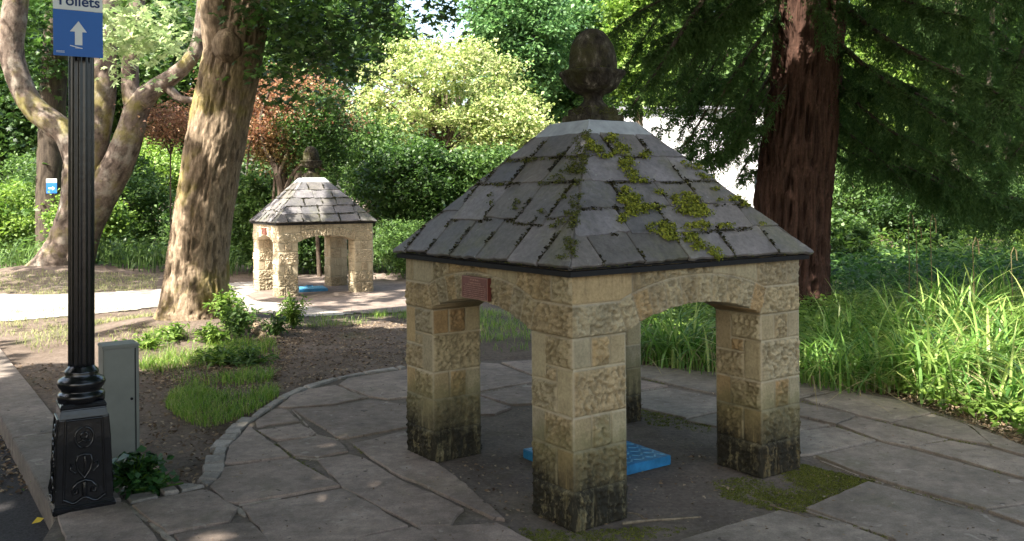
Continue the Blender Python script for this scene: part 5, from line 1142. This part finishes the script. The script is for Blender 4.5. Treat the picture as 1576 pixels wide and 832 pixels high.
# tall bleached stems standing in the bed
for i, (px, y0, y1, lb) in enumerate([(1398, 500, 325, 'bleached drooping seed stem left of centre in the bed'), (1410, 505, 345, 'shorter bleached stem beside the drooping seed stem'), (1432, 520, 330, 'tall thin straw stem in the middle of the bed'), (1497, 540, 365, 'pale upright stem toward the right of the bed'), (1556, 520, 380, 'straw stem close to the right edge')]):
    b = GZ(px, y0); t = DP(px+3, y1, b[1]); r = empty('dry_stem', tuple(b)); tag(r, lb, 'plant', 'bleached stems'); mb = MB(); H = t[2]-b[2]
    mb.tube([(0, 0, 0), (.02, 0, H*.5), (.01, 0, H*.93), (.04, 0, H), (.07, .01, H*.96), (.08, .01, H*.85)], [.006, .005, .004, .006, .008, .005], 6); o = mb.build('stem', L['straw'], r, True)
# plants at the foot of the leaning tree
def herb(px, py, n, h, rad, label, seed, mat='bright', size=.06, name='leafy_weed', group=None, aspect=.45):
    b = GZ(px, py); r = empty(name, tuple(b)); tag(r, label, 'plant', group); g = np.random.default_rng(seed); C = []; mb = MB()
    for k in range(n):
        a = g.uniform(0, 6.28); l = rad*g.uniform(.1, 1); hh = h*g.uniform(.5, 1.1)*(1-.35*l/rad); e = np.array([math.cos(a)*l, math.sin(a)*l, hh]); pts = spline([(e*.05)*[1, 1, 0], e*[.4, .4, .55], e], 9); mb.tube(pts, [.004]*9, 4)
        m = int(14*hh/.3)+5; t = g.uniform(.25, 1, m); C.append(np.stack([np.interp(t, np.linspace(0, 1, 9), pts[:, q]) for q in range(3)], 1)+g.normal(size=(m, 3))*.02)
    foliage('leaves', [leaf_quads(np.concatenate(C), size, aspect=aspect, upb=.9, seed=seed)], L[mat], r); mb.build('stems', L['grass'], r)
    return r
W_ = 'weeds at the foot of the leaning tree'
for i, q in enumerate([(350, 500, 34, .50, .25, 'tall nettle-like weed right against the leaning trunk', 'bright'), (368, 515, 30, .42, .25, 'bushy weed in front of the right-hand root', 'mid'), (330, 530, 30, .25, .3, 'low spreading weed below the trunk', 'bright'), (385, 560, 34, .16, .4, 'flat sprawling weed between trunk and lawn patch', 'mid'),
    (452, 505, 30, .45, .22, 'feathery weed standing on bare soil before the far pavilion', 'bright'), (425, 515, 20, .25, .22, 'small weed right of the exposed root', 'mid'), (270, 520, 26, .2, .3, 'sunlit low weed left of the trunk foot', 'bright'), (225, 535, 24, .15, .3, 'low sunlit weed above the service cabinet', 'bright'), (340, 560, 30, .18, .35, 'grassy weed above the lawn patch', 'bright')]):
    herb(q[0], q[1], q[2], q[3], q[4], q[5], 800+i, q[6], .07, group=W_, aspect=.35)
herb(208, 752, 60, .2, .17, 'dark ivy-like plant growing beside the service cabinet foot', 820, 'ivy', .05, 'ivy_plant', aspect=.8)
herb(240, 755, 30, .1, .17, 'low dark leaves trailing beside the edging stones', 821, 'ivy', .04, 'ivy_plant', aspect=.8)
herb(75, 790, 16, .06, .12, 'tiny gutter weed at the foot of the lamp post', 822, 'mid', .03, 'gutter_weed')
# fallen stick, pebbles, yellow leaf
def stick(px0, py0, px1, py1, r, lb, seed):
    a, b = G(px0, py0, .02), G(px1, py1, .02); g = np.random.default_rng(seed); o = empty('fallen_stick', tuple(a)); tag(o, lb, 'stick'); P = np.array([a+(b-a)*t for t in np.linspace(0, 1, 7)])-a
    P[1:-1] += g.normal(size=(5, 3))*[.008, .008, .002]; P[:, 2] = np.abs(P[:, 2])+.002; mb = MB(); mb.tube(spline(P, 20), np.linspace(r, r*.5, 20), 7); mb.build('stem', M['stick'], o, True)
    mb = MB(); q = P[2]; mb.tube([q, q+np.array([-.03, .06, .01]), q+np.array([-.08, .10, .005])], [r*.6, r*.5, r*.3], 6); mb.build('side_twig', M['stick'], o, True)
stick(958, 806, 1078, 796, .008, 'crooked lichen-covered stick lying beside the front pillar foot', 1)
stick(1185, 777, 1245, 797, .004, 'thin brown twig lying at the edge of the ground moss', 2)
PL = ['white pebble on the flagstone just left of the left pillar', 'pale pebble near the outer foot of the left pillar', 'pale pebble between the hatch and the ground moss', 'white pebble lying on the patch of ground moss', 'pebble between the blue hatch and the right pillar', 'pebble on the bare floor right of the blue hatch', 'pebble just in front of the blue hatch edge', 'pebble on the bare floor left of the front pillar']
def pebbles():
    g = random.Random(8); n = 0
    for px, py in [(545, 687), (676, 705), (1107, 763), (1268, 767), (1066, 700), (1040, 735), (988, 728), (770, 760)]:
        p = G(px, py); r = .006+g.random()*.004; mb = MB(); mb.lathe([(r*.5, 0), (r, r*.4), (r*.8, r*.9), (r*.3, r*1.1)], 7, rad=lambda a, z, t: a*(1+.2*math.sin(3*t))); o = mb.build('pebble', M['mortar'], None, True); o.location = (p[0], p[1], .006); 
        tag(o, PL[n], 'pebble', 'pale pebbles on the paving'); n += 1
pebbles()
p = G(68, 800, -.09); yl = foliage('yellow_leaf', [leaf_quads(np.array([[0, 0, 0.]]), .06, aspect=.8, upb=3, seed=3)], M['yellow']); yl.location = (p[0], p[1], p[2]+.01); tag(yl, 'fallen yellow leaf in the gutter beside the lamp post base', 'leaf')
